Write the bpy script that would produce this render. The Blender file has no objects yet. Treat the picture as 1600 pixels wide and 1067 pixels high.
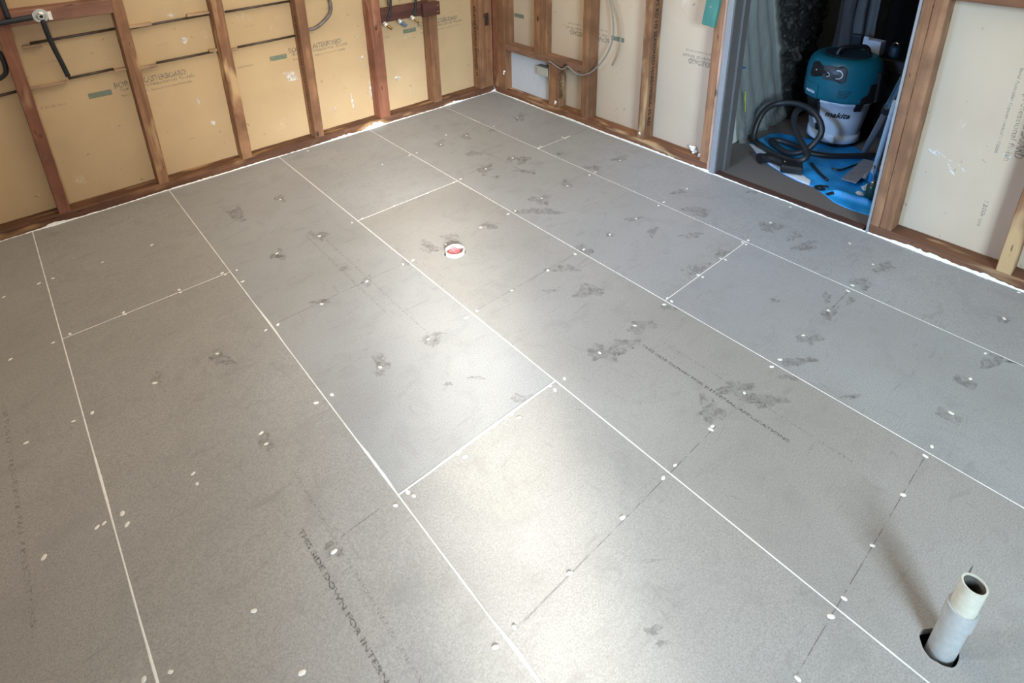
import bpy, bmesh, math, random
from mathutils import Vector, Matrix
import mathutils
S = bpy.context.scene
C = S.collection
rnd = random.Random(7)
PI = math.pi

# ------------------------------------------------------------------ camera, world, light, exposure
cam = bpy.data.objects.new('camera', bpy.data.cameras.new('camera'))
C.objects.link(cam)
S.camera = cam
cam.data.sensor_width = 36.0
cam.data.lens = 960.94 / 1600 * 36.0
cam.data.shift_x = 3.2 / 1600
cam.data.shift_y = -344.5 / 1600
cam.data.clip_start = 0.02
_yaw, _pitch, _roll = 0.7083125, -0.3913745, -0.0204482
_f = Vector((math.cos(_pitch) * math.sin(_yaw), math.cos(_pitch) * math.cos(_yaw), math.sin(_pitch)))
_r = _f.cross(Vector((0, 0, 1))).normalized()
_u = _r.cross(_f)
_r2 = math.cos(_roll) * _r + math.sin(_roll) * _u
_u2 = -math.sin(_roll) * _r + math.cos(_roll) * _u
M = Matrix((( _r2.x, _u2.x, -_f.x, -2.77816), (_r2.y, _u2.y, -_f.y, -3.41702), (_r2.z, _u2.z, -_f.z, 1.56807), (0, 0, 0, 1)))
cam.matrix_world = M

S.view_settings.view_transform = 'Standard'
S.view_settings.look = 'None'
S.view_settings.gamma = 1
S.view_settings.use_curve_mapping = False
S.view_settings.exposure = 0.10

W = bpy.data.worlds.new('world'); S.world = W
W.use_nodes = True
W.node_tree.nodes['Background'].inputs[0].default_value = (0.75, 0.85, 1.0, 1)
W.node_tree.nodes['Background'].inputs[1].default_value = 1.0

def area(name, loc, target, sx, sy, power, col, spread=180):
    l = bpy.data.lights.new(name, 'AREA'); l.shape = 'RECTANGLE'; l.size = sx; l.size_y = sy
    l.energy = power; l.color = col; l.spread = math.radians(spread)
    o = bpy.data.objects.new(name, l); C.objects.link(o); o.location = loc
    o.rotation_euler = (Vector(target) - Vector(loc)).to_track_quat('-Z', 'Y').to_euler()
    return o
# daylight through the window behind the camera and through the one in the west wall, plus added fill lamps
LA = area('south_window_daylight', (-3.0, -5.32, 1.75), (0.15, -2.1, 0.2), 0.9, 1.0, 54, (0.64, 0.85, 1.0), 95)
LB = area('west_window_daylight', (-4.32, -1.2, 1.75), (-1.35, -3.55, 0.0), 0.4, 0.4, 2.2, (0.8, 0.9, 1.0), 34)
LF = area('west_window_skylight', (-4.32, -1.95, 1.65), (0.5, -2.15, 0.15), 0.5, 0.8, 5.6, (0.30, 0.56, 1.0), 34)
LC = area('door_gap_daylight', (-3.25, -5.30, 1.05), (-1.75, -1.9, 0.0), 0.3, 0.9, 8.6, (0.80, 0.91, 1.0), 25)
LG = area('floor_band_fill', (-3.30, -5.30, 1.00), (-1.80, -2.0, 0.0), 0.08, 0.8, 3.9, (1.0, 0.95, 0.82), 12)  # narrow extra lamp, added to sharpen the bright band on the floor
LD = area('ceiling_fill_light', (-1.5, -1.3, 2.36), (-1.5, -1.3, 0), 2.4, 2.2, 44, (1.0, 0.89, 0.70))  # unseen overhead panel, added as warm fill for walls and far floor
LE = area('warm_fill_light', (-2.9, -5.0, 1.9), (-2.75, 0, 0.3), 0.8, 0.8, 3.0, (1.0, 0.55, 0.22), 60)  # added orange fill, imitates warm bounce on the left of the room
LH = area('wall_fill_light', (-3.0, -5.25, 1.6), (-1.55, 0, 0.30), 0.5, 0.6, 1.7, (1.0, 0.84, 0.62), 22)  # added fill that brightens the middle bays of the left wall

# ------------------------------------------------------------------ helpers
WL = {}   # world location of every object made here
def mesh_obj(name, verts, faces, mat, parent=None, origin=None, smooth=False):
    verts = [Vector(v) for v in verts]
    if origin is None:
        xs = [v.x for v in verts]; ys = [v.y for v in verts]; zs = [v.z for v in verts]
        origin = ((min(xs) + max(xs)) / 2, (min(ys) + max(ys)) / 2, min(zs))
    og = Vector(origin)
    me = bpy.data.meshes.new(name)
    me.from_pydata([v - og for v in verts], [], faces)
    if mat is not None: me.materials.append(mat)
    me.validate(); me.update()
    if smooth:
        for p in me.polygons: p.use_smooth = True
    o = bpy.data.objects.new(name, me); C.objects.link(o)
    if parent is not None:
        o.parent = parent; o.location = og - WL[parent.name]
    else: o.location = og
    WL[o.name] = og
    return o
def bm_obj(name, bm, mat, parent=None, origin=None, smooth=False):
    bm.verts.ensure_lookup_table()
    bmesh.ops.recalc_face_normals(bm, faces=bm.faces)
    idx = {v: i for i, v in enumerate(bm.verts)}
    vs = [v.co.copy() for v in bm.verts]; fs = [[idx[v] for v in f.verts] for f in bm.faces]
    bm.free()
    return mesh_obj(name, vs, fs, mat, parent, origin, smooth)
def empty(name, loc):
    o = bpy.data.objects.new(name, None); C.objects.link(o); o.location = loc; o.empty_display_size = 0.05
    WL[o.name] = Vector(loc); return o
def tag(o, label=None, cat=None, group=None, kind=None):
    if label: o['label'] = label
    if cat: o['category'] = cat
    if group: o['group'] = group
    if kind: o['kind'] = kind
    return o
def box_bm(x0, x1, y0, y1, z0, z1, bev=0.0, bm=None, seg=1):
    b = bmesh.new()
    r = bmesh.ops.create_cube(b, size=1)
    for v in b.verts:
        v.co = Vector((x0 + (v.co.x + .5) * (x1 - x0), y0 + (v.co.y + .5) * (y1 - y0), z0 + (v.co.z + .5) * (z1 - z0)))
    if bev: bmesh.ops.bevel(b, geom=list(b.edges), offset=bev, segments=seg, affect='EDGES', profile=0.6)
    if bm is None: return b
    merge(bm, b); return bm
def merge(dst, src, mat=None):
    mp = {}
    for v in src.verts: mp[v] = dst.verts.new(mat @ v.co if mat else v.co)
    for f in src.faces:
        try: dst.faces.new([mp[v] for v in f.verts])
        except ValueError: pass
    src.free()
def timber(name, x0, x1, y0, y1, z0, z1, axis, mat, label=None, group=None, parent=None, rough=0.0012, cat='wall stud'):
    """a sawn length of wood: subdivided along its grain, edges eased and slightly uneven"""
    L = (x1 - x0, y1 - y0, z1 - z0)[axis]
    n = max(2, int(L / 0.045))
    A = [(x0, x1), (y0, y1), (z0, z1)]
    o1, o2 = [a for a in range(3) if a != axis]
    e = 0.0022
    (a0, a1), (b0, b1) = A[o1], A[o2]
    ring = [(a0 + e, b0), (a1 - e, b0), (a1, b0 + e), (a1, b1 - e), (a1 - e, b1), (a0 + e, b1), (a0, b1 - e), (a0, b0 + e)]
    vs = []; fs = []
    for i in range(n + 1):
        t = A[axis][0] + L * i / n
        for (a, b) in ring:
            p = [0, 0, 0]; p[axis] = t
            j = 0 if i in (0, n) else rough
            p[o1] = a + rnd.uniform(-j, j) * .6; p[o2] = b + rnd.uniform(-j, j) * .6
            vs.append(p)
    for i in range(n):
        for k in range(8):
            q = (k + 1) % 8
            fs.append((i * 8 + k, i * 8 + q, i * 8 + 8 + q, i * 8 + 8 + k))
    fs.append(tuple(range(8))[::-1]); fs.append(tuple(range(n * 8, n * 8 + 8)))
    b = bmesh.new(); vv = [b.verts.new(v) for v in vs]
    for f in fs: b.faces.new([vv[i] for i in f])
    o = bm_obj(name, b, mat, parent)
    if label: tag(o, label, cat, group)
    return o
def tube(pts, r, n=10, closed=False, rad=None, res=6, smooth_path=True):
    """swept tube through points (Catmull-Rom)"""
    P = [Vector(p) for p in pts]
    if smooth_path and len(P) > 2:
        Q = []
        for i in range(len(P) - 1):
            p0 = P[max(i - 1, 0)]; p1 = P[i]; p2 = P[i + 1]; p3 = P[min(i + 2, len(P) - 1)]
            for k in range(res):
                t = k / res
                Q.append(0.5 * ((2 * p1) + (p2 - p0) * t + (2 * p0 - 5 * p1 + 4 * p2 - p3) * t * t + (3 * p1 - p0 - 3 * p2 + p3) * t ** 3))
        Q.append(P[-1]); P = Q
    m = len(P)
    bm = bmesh.new(); rings = []
    prev = None
    for i in range(m):
        d = (P[min(i + 1, m - 1)] - P[max(i - 1, 0)]).normalized()
        if prev is None: u = d.orthogonal().normalized()
        else:
            u = prev - d * prev.dot(d); u = u.normalized() if u.length > 1e-6 else d.orthogonal().normalized()
        prev = u; w = d.cross(u)
        rr = r if rad is None else rad(i / (m - 1), i)
        rings.append([bm.verts.new(P[i] + (u * math.cos(2 * PI * k / n) + w * math.sin(2 * PI * k / n)) * rr) for k in range(n)])
    for i in range(m - 1):
        for k in range(n):
            bm.faces.new((rings[i][k], rings[i][(k + 1) % n], rings[i + 1][(k + 1) % n], rings[i + 1][k]))
    bm.faces.new(rings[0][::-1]); bm.faces.new(rings[-1])
    return bm
def lathe(prof, c, n=40, cap=True):
    """prof: (radius, z) list about the vertical through c"""
    bm = bmesh.new(); rings = []
    for (r, z) in prof:
        rings.append([bm.verts.new((c[0] + r * math.cos(2 * PI * k / n), c[1] + r * math.sin(2 * PI * k / n), c[2] + z)) for k in range(n)])
    for i in range(len(rings) - 1):
        for k in range(n):
            bm.faces.new((rings[i][k], rings[i][(k + 1) % n], rings[i + 1][(k + 1) % n], rings[i + 1][k]))
    if cap:
        bm.faces.new(rings[0][::-1]); bm.faces.new(rings[-1])
    return bm
def axis_cyl(p, q, r0, r1=None, n=16):
    r1 = r0 if r1 is None else r1
    return tube([p, q], r0, n, rad=lambda t, i: r0 + (r1 - r0) * t, smooth_path=False)
def text_geo(s, shear=0.0, bold=0.0):
    cu = bpy.data.curves.new('lettering', 'FONT'); cu.body = s; cu.size = 1; cu.shear = shear; cu.offset = bold
    cu.resolution_u = 2
    o = bpy.data.objects.new('lettering', cu); C.objects.link(o)
    bpy.context.view_layer.update()
    dg = bpy.context.evaluated_depsgraph_get()
    me = bpy.data.meshes.new_from_object(o.evaluated_get(dg))
    vs = [v.co.copy() for v in me.vertices]; fs = [list(p.vertices) for p in me.polygons]
    bpy.data.objects.remove(o); bpy.data.curves.remove(cu); bpy.data.meshes.remove(me)
    x0 = min(v.x for v in vs); x1 = max(v.x for v in vs); y0 = min(v.y for v in vs); y1 = max(v.y for v in vs)
    return [((v.x - x0) / (x1 - x0), (v.y - y0) / (y1 - y0)) for v in vs], fs
def text_flat(name, s, org, xd, yd, w, h, mat, parent, shear=0, bold=0.0, label=None, ymin=None):
    uv, fs = text_geo(s, shear, bold)
    org, xd, yd = Vector(org), Vector(xd), Vector(yd)
    if ymin is not None:
        fs = [f for f in fs if min((org + xd * (uv[i][0] * w)).y for i in f) > ymin]
        if not fs: return None
        used = sorted({i for f in fs for i in f}); mp = {i: k for k, i in enumerate(used)}
        uv = [uv[i] for i in used]; fs = [[mp[i] for i in f] for f in fs]
    o = mesh_obj(name, [org + xd * (u * w) + yd * (v * h) for u, v in uv], fs, mat, parent, origin=org)
    if label: o['label'] = label
    return o

# ------------------------------------------------------------------ materials
class NT:
    def __init__(s, name):
        s.m = bpy.data.materials.new(name); s.m.use_nodes = True; s.t = s.m.node_tree; s.N = s.t.nodes; s.L = s.t.links
        s.b = s.N['Principled BSDF']; s.out = s.N['Material Output']
    def n(s, typ, **k):
        q = s.N.new(typ)
        for a, v in k.items(): setattr(q, a, v)
        return q
    def l(s, a, b): s.L.new(a, b)
    def coord(s, scale=(1, 1, 1), rand=True, which='Object'):
        tc = s.n('ShaderNodeTexCoord'); mp = s.n('ShaderNodeMapping'); mp.inputs['Scale'].default_value = scale
        s.l(tc.outputs[which], mp.inputs['Vector'])
        if rand:
            oi = s.n('ShaderNodeObjectInfo'); ml = s.n('ShaderNodeMath', operation='MULTIPLY'); ml.inputs[1].default_value = 57.0
            s.l(oi.outputs['Random'], ml.inputs[0]); s.l(ml.outputs[0], mp.inputs['Location'])
        return mp.outputs[0]
    def noise(s, vec, scale=5, detail=4, rough=.55, dist=0):
        q = s.n('ShaderNodeTexNoise'); q.inputs['Scale'].default_value = scale; q.inputs['Detail'].default_value = detail
        q.inputs['Roughness'].default_value = rough; q.inputs['Distortion'].default_value = dist
        s.l(vec, q.inputs['Vector']); return q.outputs[0]
    def ramp(s, fac, stops):
        q = s.n('ShaderNodeValToRGB'); el = q.color_ramp.elements
        while len(el) < len(stops): el.new(0.5)
        for e, (p, c) in zip(el, stops): e.position = p; e.color = (*c, 1) if len(c) == 3 else c
        s.l(fac, q.inputs[0]); return q.outputs[0]
    def mix(s, fac, a, b, mode='MIX'):
        q = s.n('ShaderNodeMix', data_type='RGBA', blend_type=mode)
        for i, v in ((0, fac), (6, a), (7, b)):
            if isinstance(v, (int, float)): q.inputs[i].default_value = v
            elif isinstance(v, tuple): q.inputs[i].default_value = (*v, 1)
            else: s.l(v, q.inputs[i])
        return q.outputs[2]
    def bump(s, h, st=.2, d=.005):
        q = s.n('ShaderNodeBump'); q.inputs['Strength'].default_value = st; q.inputs['Distance'].default_value = d
        s.l(h, q.inputs['Height']); s.l(q.outputs[0], s.b.inputs['Normal'])
    def set(s, **k):
        for a, v in k.items():
            s.b.inputs[a.replace('_', ' ')].default_value = v
        return s
    def col(s, c):
        if isinstance(c, tuple): s.b.inputs['Base Color'].default_value = (*c, 1)
        else: s.l(c, s.b.inputs['Base Color'])
def plain(name, c, rough=.6, metal=0, var=.12, scale=30, bump=0.0):
    m = NT(name); v = m.coord(); f = m.noise(v, scale, 4)
    a = tuple(x * (1 - var) for x in c); b = tuple(min(1, x * (1 + var)) for x in c)
    m.col(m.ramp(f, [(.3, a), (.7, b)])); m.set(Roughness=rough, Metallic=metal)
    if bump: m.bump(f, bump, .002)
    return m.m
def wood(name, axis, dark, mid, light, pale=None, pale_amt=.66, wet=None):
    m = NT(name)
    sc = [34, 34, 34]; sc[axis] = 1.6
    v = m.coord(tuple(sc)); g = m.noise(v, 1.0, 5, .6, .8)
    c = m.ramp(g, [(.25, dark), (.5, mid), (.75, light)])
    v2 = m.coord((7, 7, 7)); k = m.noise(v2, 1.0, 3, .5)
    c = m.mix(m.ramp(k, [(.42, (0, 0, 0)), (.72, (1, 1, 1))]), c, tuple(x * .62 for x in mid), 'MIX')
    # knots
    sk = [9, 9, 9]; sk[axis] = 4.5
    vo = m.n('ShaderNodeTexVoronoi'); vo.inputs['Scale'].default_value = 1.0; m.l(m.coord(tuple(sk)), vo.inputs['Vector'])
    c = m.mix(m.ramp(vo.outputs['Distance'], [(.05, (1, 1, 1)), (.12, (0, 0, 0))]), c, tuple(x * .35 for x in dark))
    if pale:
        sp = [11, 11, 11]; sp[axis] = 3.2
        f = m.noise(m.coord(tuple(sp)), 1.0, 2.2, .55, .2)
        c = m.mix(m.ramp(f, [(pale_amt - .05, (0, 0, 0)), (pale_amt + .05, (.85, .85, .85))]), c, pale)
    # fine dark flecks
    sf = [60, 60, 60]; sf[axis] = 14
    fl = m.noise(m.coord(tuple(sf)), 1.0, 2)
    c = m.mix(m.ramp(fl, [(.68, (0, 0, 0)), (.75, (.8, .8, .8))]), c, tuple(x * .4 for x in dark))
    oi = m.n('ShaderNodeObjectInfo')
    hs = m.n('ShaderNodeHueSaturation'); mr = m.n('ShaderNodeMapRange'); mr.inputs[3].default_value = .86; mr.inputs[4].default_value = 1.14
    m.l(oi.outputs['Random'], mr.inputs[0]); m.l(mr.outputs[0], hs.inputs['Value']); m.l(c, hs.inputs['Color'])
    m.col(hs.outputs[0]); m.set(Roughness=.72); m.bump(g, .35, .003)
    return m.m
WD, WM, WLt = (.135, .058, .028), (.270, .128, .062), (.390, .215, .115)
PALE = (.55, .37, .19)
wood_z = wood('weathered stud timber', 2, WD, WM, WLt)
wood_zp = wood('stud timber with scraped pale patches', 2, WD, WM, WLt, PALE, .60)
wood_zr = wood('reddish stud timber', 2, (.15, .05, .03), (.25, .095, .052), (.34, .15, .09), (.42, .24, .13), .62)
wood_x = wood('bottom plate timber', 0, (.055, .022, .012), (.15, .062, .030), (.27, .13, .062), (.48, .29, .13), .63)
wood_y = wood('bottom plate timber of the doorway wall', 1, (.085, .034, .018), (.19, .08, .038), (.30, .145, .07), (.48, .31, .17), .66)
wood_h = wood('noggin timber', 0, (.13, .05, .034), (.24, .11, .07), (.32, .16, .11))
wood_maroon = wood('dark red stained board', 0, (.045, .013, .010), (.085, .028, .020), (.13, .05, .035))
wood_dark = wood('dark threshold timber', 1, (.035, .015, .011), (.06, .026, .018), (.10, .05, .035))

def paper(name, a, b):
    m = NT(name); v = m.coord((1, 1, 1), False)
    f = m.noise(v, 900, 2, .7); g = m.noise(v, 2.2, 4)
    c = m.ramp(g, [(.3, a), (.7, b)])
    c = m.mix(m.ramp(f, [(.38, (.0, .0, .0)), (.68, (.30, .30, .30))]), c, tuple(x * .62 for x in a))
    sp = m.noise(v, 26, 3, .5, .6)
    c = m.mix(m.ramp(sp, [(.70, (0, 0, 0)), (.74, (.6, .6, .6))]), c, tuple(x * .45 for x in a))
    # plaster rub marks
    w = m.noise(m.coord((2.2, 2.2, 1.3), False), 2.6, 6, .75, .4)
    c = m.mix(m.ramp(w, [(.63, (0, 0, 0)), (.74, (.55, .55, .55))]), c, (.72, .66, .58))
    m.col(c); m.set(Roughness=.85); m.bump(f, .15, .001)
    return m.m
paper_l = paper('plasterboard paper tinted for warm light', (.50, .355, .20), (.60, .435, .25))  # yellower tint puts the left wall's warm light into the paper colour
paper_r = paper('plasterboard paper tinted for paler light', (.54, .43, .32), (.61, .50, .38))  # same board paper, its tint shifted for the less warm light here

# fibre cement flooring
def cement(name, tint):
    m = NT(name); v = m.coord((1, 1, 1), True, 'Object')
    f = m.noise(v, 1.6, 5, .6); g = m.noise(v, 260, 3, .7); h = m.noise(v, 9, 6, .7, .5)
    b = tint
    c = m.ramp(f, [(.25, tuple(x * .90 for x in b)), (.75, tuple(x * 1.07 for x in b))])
    c = m.mix(m.ramp(g, [(.35, (.75, .75, .75)), (.60, (0, 0, 0))]), c, tuple(x * .62 for x in b))
    c = m.mix(m.ramp(h, [(.52, (0, 0, 0)), (.70, (.50, .50, .50))]), c, tuple(x * .70 for x in b))
    k = m.noise(m.coord((2.6, 10, 1), True), 2.0, 6, .7, 1.2)
    c = m.mix(m.ramp(k, [(.58, (0, 0, 0)), (.68, (.42, .42, .42))]), c, tuple(x * .60 for x in b))
    k2 = m.noise(m.coord((14, 3.5, 1), True), 2.0, 5, .7, 1.5)
    c = m.mix(m.ramp(k2, [(.62, (0, 0, 0)), (.70, (.42, .42, .42))]), c, tuple(x * .58 for x in b))
    m.col(c)
    m.l(m.ramp(h, [(.3, (.50, .50, .50)), (.7, (.62, .62, .62))]), m.b.inputs['Roughness'])
    m.set(**{'Specular_IOR_Level': .5})
    lo = m.noise(m.coord((1, 1, 1), True), 1.7, 2, .5)
    b1 = m.n('ShaderNodeBump'); b1.inputs['Strength'].default_value = .8; b1.inputs['Distance'].default_value = .03; m.l(lo, b1.inputs['Height'])
    b2 = m.n('ShaderNodeBump'); b2.inputs['Strength'].default_value = .22; b2.inputs['Distance'].default_value = .0012; m.l(g, b2.inputs['Height'])
    m.l(b1.outputs[0], b2.inputs['Normal']); m.l(b2.outputs[0], m.b.inputs['Normal'])
    return m.m
cem = [cement('grey fibre cement sheet %s' % w, t) for w, t in (('cool', (.356, .358, .366)), ('neutral', (.366, .363, .362)), ('warm', (.358, .342, .326)))]  # sheet tones differ; the warm one also holds the left side's brownish light
def decal(name, c, lo, hi, alpha, scale=30):
    m = NT(name); v = m.coord((1, 1, 1), True)
    f = m.noise(v, scale, 5, .65, .6)
    m.col(c); m.set(Roughness=.6)
    m.l(m.ramp(f, [(lo, (0, 0, 0)), (hi, (alpha,) * 3)]), m.b.inputs['Alpha'])
    return m.m
stain_m = decal('damp stain on the sheet', (.17, .158, .150), .38, .68, .42, 48)
pale_stain_m = decal('pale glue mark', (.62, .60, .57), .40, .55, .40, 40)
ink_m = decal('faded stencil ink', (.10, .095, .085), .36, .58, .70, 160)
ink_f = decal('very faded stencil ink', (.14, .13, .12), .44, .64, .42, 160)
pencil_m = decal('pencil line', (.13, .125, .12), .40, .52, .60, 30)
print_m = decal('grey print on paper', (.20, .21, .18), .34, .56, .62, 75)
bar_m = decal('green printed bar', (.17, .235, .185), .28, .44, .72, 40)
sten_m = decal('black stencil on timber', (.02, .015, .012), .32, .46, .85, 60)
seal_m = plain('white joint sealant', (.84, .83, .80), .5, 0, .08, 60)
putty_m = plain('white screw filler', (.82, .80, .76), .6, 0, .1, 80)
caulk_m = plain('white perimeter caulk', (.86, .85, .83), .6, 0, .08, 50)
SCREWS = [(-2.847, -0.512), (-2.896, -0.514), (-3.014, -0.524), (-2.668, -0.522), (-2.472, -0.521), (-2.301, -0.964), (-2.294, -0.983), (-2.247, -0.984), (-2.256, -1.082), (-2.469, -0.961), (-2.47, -0.983), (-2.67, -0.963), (-2.669, -0.979), (-2.846, -0.965), (-2.899, -0.978), (-3.024, -0.975), (-2.249, -1.438), (-2.295, -1.438), (-2.469, -1.441), (-2.668, -1.441), (-2.848, -1.442), (-2.898, -1.44), (-3.018, -1.437), (-2.302, -1.882), (-2.476, -1.878), (-2.479, -1.926), (-2.07, -0.98), (-1.869, -0.977), (-2.671, -1.884), (-2.672, -1.925), (-2.847, -1.882), (-2.844, -1.924), (-2.889, -1.88), (-2.905, -1.88), (-3.019, -1.879), (-2.669, -2.35), (-2.845, -2.349), (-2.891, -2.326), (-2.635, -2.537), (-1.868, -0.515), (-1.7, -0.974), (-1.647, -0.976), (-1.467, -0.976), (-1.269, -0.981), (-1.698, -1.432), (-1.652, -1.436), (-1.873, -1.432), (-1.475, -1.433), (-1.271, -1.43), (-1.096, -1.425), (-1.053, -1.428), (-0.869, -1.426), (-2.075, -1.439), (-1.703, -1.883), (-1.65, -1.882), (-1.47, -1.88), (-1.271, -1.882), (-1.101, -1.878), (-1.874, -1.884), (-2.072, -1.886), (-2.249, -1.885), (-1.643, -2.342), (-1.701, -2.332), (-1.7, -2.355), (-1.868, -2.331), (-1.858, -2.357), (-2.069, -2.333), (-2.065, -2.355), (-2.247, -2.338), (-2.241, -2.358), (-2.292, -2.348), (-2.47, -2.35), (-2.299, -2.773), (-2.243, -2.772), (-2.069, -2.775), (-0.449, -1.87), (-0.494, -1.872), (-0.675, -1.876), (-0.872, -1.88), (-1.048, -1.88), (-0.487, -2.32), (-0.49, -2.34), (-0.453, -2.329), (-0.242, -2.324), (-0.667, -2.322), (-0.66, -2.341), (-0.837, -2.323), (-0.835, -2.343), (-1.052, -2.325), (-1.056, -2.348), (-1.093, -2.34), (-1.27, -2.338), (-1.469, -2.342), (-1.039, -2.775), (-1.09, -2.772), (-1.26, -2.769), (-1.447, -2.771), (-1.46, -2.774), (-0.15, -2.643), (-0.238, -2.772), (-0.445, -2.773), (-0.494, -2.775), (-0.666, -2.774), (-0.866, -2.773), (-0.241, -3.223), (-0.02, -3.221), (-0.496, -3.227), (-0.665, -3.227), (-0.865, -3.229), (-0.036, -2.318), (-1.64, -2.773), (-1.697, -2.774), (-1.868, -2.772), (-1.865, -3.233), (-1.041, -3.23), (-1.089, -3.228), (-1.263, -3.229), (-1.464, -3.228), (-1.638, -3.232), (-1.698, -3.228), (-0.439, -0.033), (-0.666, -0.525), (-0.864, -0.526), (-0.667, -0.97), (-0.87, -0.971), (-0.444, -0.53), (-0.232, -0.524), (-1.047, -0.974), (-1.097, -0.977), (-0.243, -0.96), (-0.242, -0.982), (-0.46, -0.971), (-0.438, -0.967), (-0.451, -1.418), (-0.501, -1.419), (-0.24, -1.418), (-0.678, -1.423), (-0.246, -1.869), (-1.087, -0.521), (-1.039, -0.524), (-1.269, -0.519), (-0.755, -0.427), (-1.508, -0.045)]
STAINS = [(-2.087, -0.511, 0.035, -0.033, -0.019, -0.056), (-1.863, -0.502, 0.018, -0.016, -0.016, -0.039), (-2.063, -1.0, 0.015, -0.013, -0.017, -0.043), (-1.869, -0.97, 0.027, -0.025, -0.018, -0.041), (-2.084, -0.994, 0.017, -0.015, -0.009, -0.024), (-0.856, -0.507, 0.024, -0.022, -0.027, -0.039), (-0.678, -0.528, 0.029, -0.028, -0.024, -0.032), (-0.796, -0.765, 0.033, -0.031, -0.022, -0.028), (-0.477, -0.577, 0.021, -0.02, -0.02, -0.025), (-0.678, -0.971, 0.021, -0.02, -0.025, -0.029), (-0.641, -1.03, 0.03, -0.027, -0.033, -0.036), (-0.878, -0.975, 0.027, -0.025, -0.039, -0.049), (-0.892, -1.088, 0.015, -0.014, -0.014, -0.017), (-0.88, -1.434, 0.031, -0.029, -0.04, -0.042), (-0.726, -1.15, 0.039, -0.036, -0.023, -0.025), (-0.664, -1.402, 0.022, -0.021, -0.026, -0.024), (-0.424, -1.116, 0.014, -0.013, -0.015, -0.015), (-0.218, -1.404, 0.03, -0.028, -0.032, -0.027), (-0.419, -1.373, 0.029, -0.027, -0.023, -0.021), (-0.221, -0.534, 0.028, -0.027, -0.034, -0.038), (-1.227, -1.443, 0.031, -0.028, -0.018, -0.021), (-1.426, -1.407, 0.024, -0.022, -0.025, -0.034), (-1.543, -1.398, 0.032, -0.029, -0.025, -0.037), (-1.679, -1.417, 0.012, -0.012, -0.018, -0.028), (-1.873, -1.432, 0.017, -0.017, -0.015, -0.027), (-2.069, -1.424, 0.025, -0.022, -0.007, -0.014), (-2.065, -1.878, 0.025, -0.022, -0.022, -0.038), (-1.864, -1.893, 0.038, -0.034, -0.016, -0.024), (-1.465, -2.348, 0.034, -0.032, -0.03, -0.026), (-1.379, -2.377, 0.04, -0.036, -0.026, -0.021), (-1.253, -2.358, 0.038, -0.034, -0.025, -0.019), (-1.052, -1.883, 0.027, -0.025, -0.025, -0.023), (-0.869, -1.878, 0.015, -0.014, -0.016, -0.014), (-0.684, -1.868, 0.031, -0.028, -0.014, -0.01), (-0.708, -1.998, 0.017, -0.016, -0.03, -0.022), (-0.606, -2.135, 0.036, -0.033, -0.018, -0.012), (-1.215, -1.917, 0.039, -0.037, -0.019, -0.019), (-1.246, -2.09, 0.052, -0.047, -0.024, -0.021), (-0.651, -2.324, 0.031, -0.028, -0.049, -0.03), (-0.28, -2.341, 0.032, -0.03, -0.046, -0.024), (-0.311, -2.525, 0.035, -0.032, -0.038, -0.018), (-0.268, -2.447, 0.019, -0.017, -0.04, -0.019), (-0.225, -2.814, 0.035, -0.032, -0.032, -0.012), (-0.404, -2.788, 0.031, -0.029, -0.038, -0.015), (-0.672, -2.783, 0.019, -0.018, -0.039, -0.017), (-0.868, -2.797, 0.03, -0.027, -0.028, -0.013), (-0.595, -2.738, 0.013, -0.011, -0.03, -0.013), (-1.009, -2.814, 0.038, -0.034, -0.022, -0.011), (-1.258, -2.739, 0.046, -0.041, -0.019, -0.011), (-1.245, -2.819, 0.052, -0.047, -0.026, -0.014), (-0.498, -3.264, 0.047, -0.043, -0.035, -0.008), (-0.247, -3.227, 0.018, -0.017, -0.025, -0.005), (-2.467, -1.474, 0.031, -0.027, -0.01, -0.034), (-2.656, -1.42, 0.016, -0.015, -0.005, -0.022), (-2.471, -2.345, 0.019, -0.017, -0.007, -0.015), (-2.477, -1.917, 0.014, -0.013, -0.013, -0.032), (-0.4, -2.034, 0.045, -0.042, -0.036, -0.023), (-1.8, -2.319, 0.026, -0.024, -0.017, -0.019), (-0.546, -2.808, 0.015, -0.013, -0.019, -0.008), (-0.972, -1.504, 0.069, -0.064, -0.025, -0.026), (-1.083, -2.369, 0.027, -0.024, -0.016, -0.011), (-0.811, -2.288, 0.039, -0.036, -0.031, -0.02), (-1.397, -2.733, 0.029, -0.026, -0.042, -0.026), (-1.894, -2.891, 0.027, -0.023, -0.003, -0.002), (-2.018, -2.98, 0.014, -0.012, -0.007, -0.006), (-2.022, -3.009, 0.011, -0.01, -0.005, -0.004), (-1.699, -2.461, 0.007, -0.006, -0.003, -0.002), (-1.856, -2.144, 0.019, -0.017, -0.005, -0.006), (-1.943, -2.102, 0.014, -0.012, -0.004, -0.005), (-1.897, -1.292, 0.02, -0.019, -0.006, -0.013), (-0.762, -2.611, 0.017, -0.015, -0.01, -0.006), (-1.025, -3.001, 0.019, -0.017, -0.011, -0.004), (-1.082, -2.843, 0.031, -0.028, -0.012, -0.006), (-1.359, -1.987, 0.017, -0.015, -0.01, -0.01), (-0.63, -3.056, 0.01, -0.008, -0.009, -0.002), (-0.021, -2.125, 0.035, -0.033, -0.016, -0.009), (-0.307, -1.859, 0.024, -0.022, -0.023, -0.015)]

# ================================================================== THE ROOM SHELL
XW, YS, H = -4.4, -5.4, 2.4
def struct(name, bm, mat, origin=None):
    o = bm_obj(name, bm, mat, None, origin); o['kind'] = 'structure'; return o
def rough_strip(name, pts, mat, parent=None, kind=None): pass

# subfloor under the sheets (seen only through the two holes)
bm = box_bm(XW - .1, 0.09, YS - .1, .09, -.14, -.12)
dirt_m = plain('dark ground below the floor', (.03, .025, .02), .9)
floor = struct('floor', bm, dirt_m)

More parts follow.
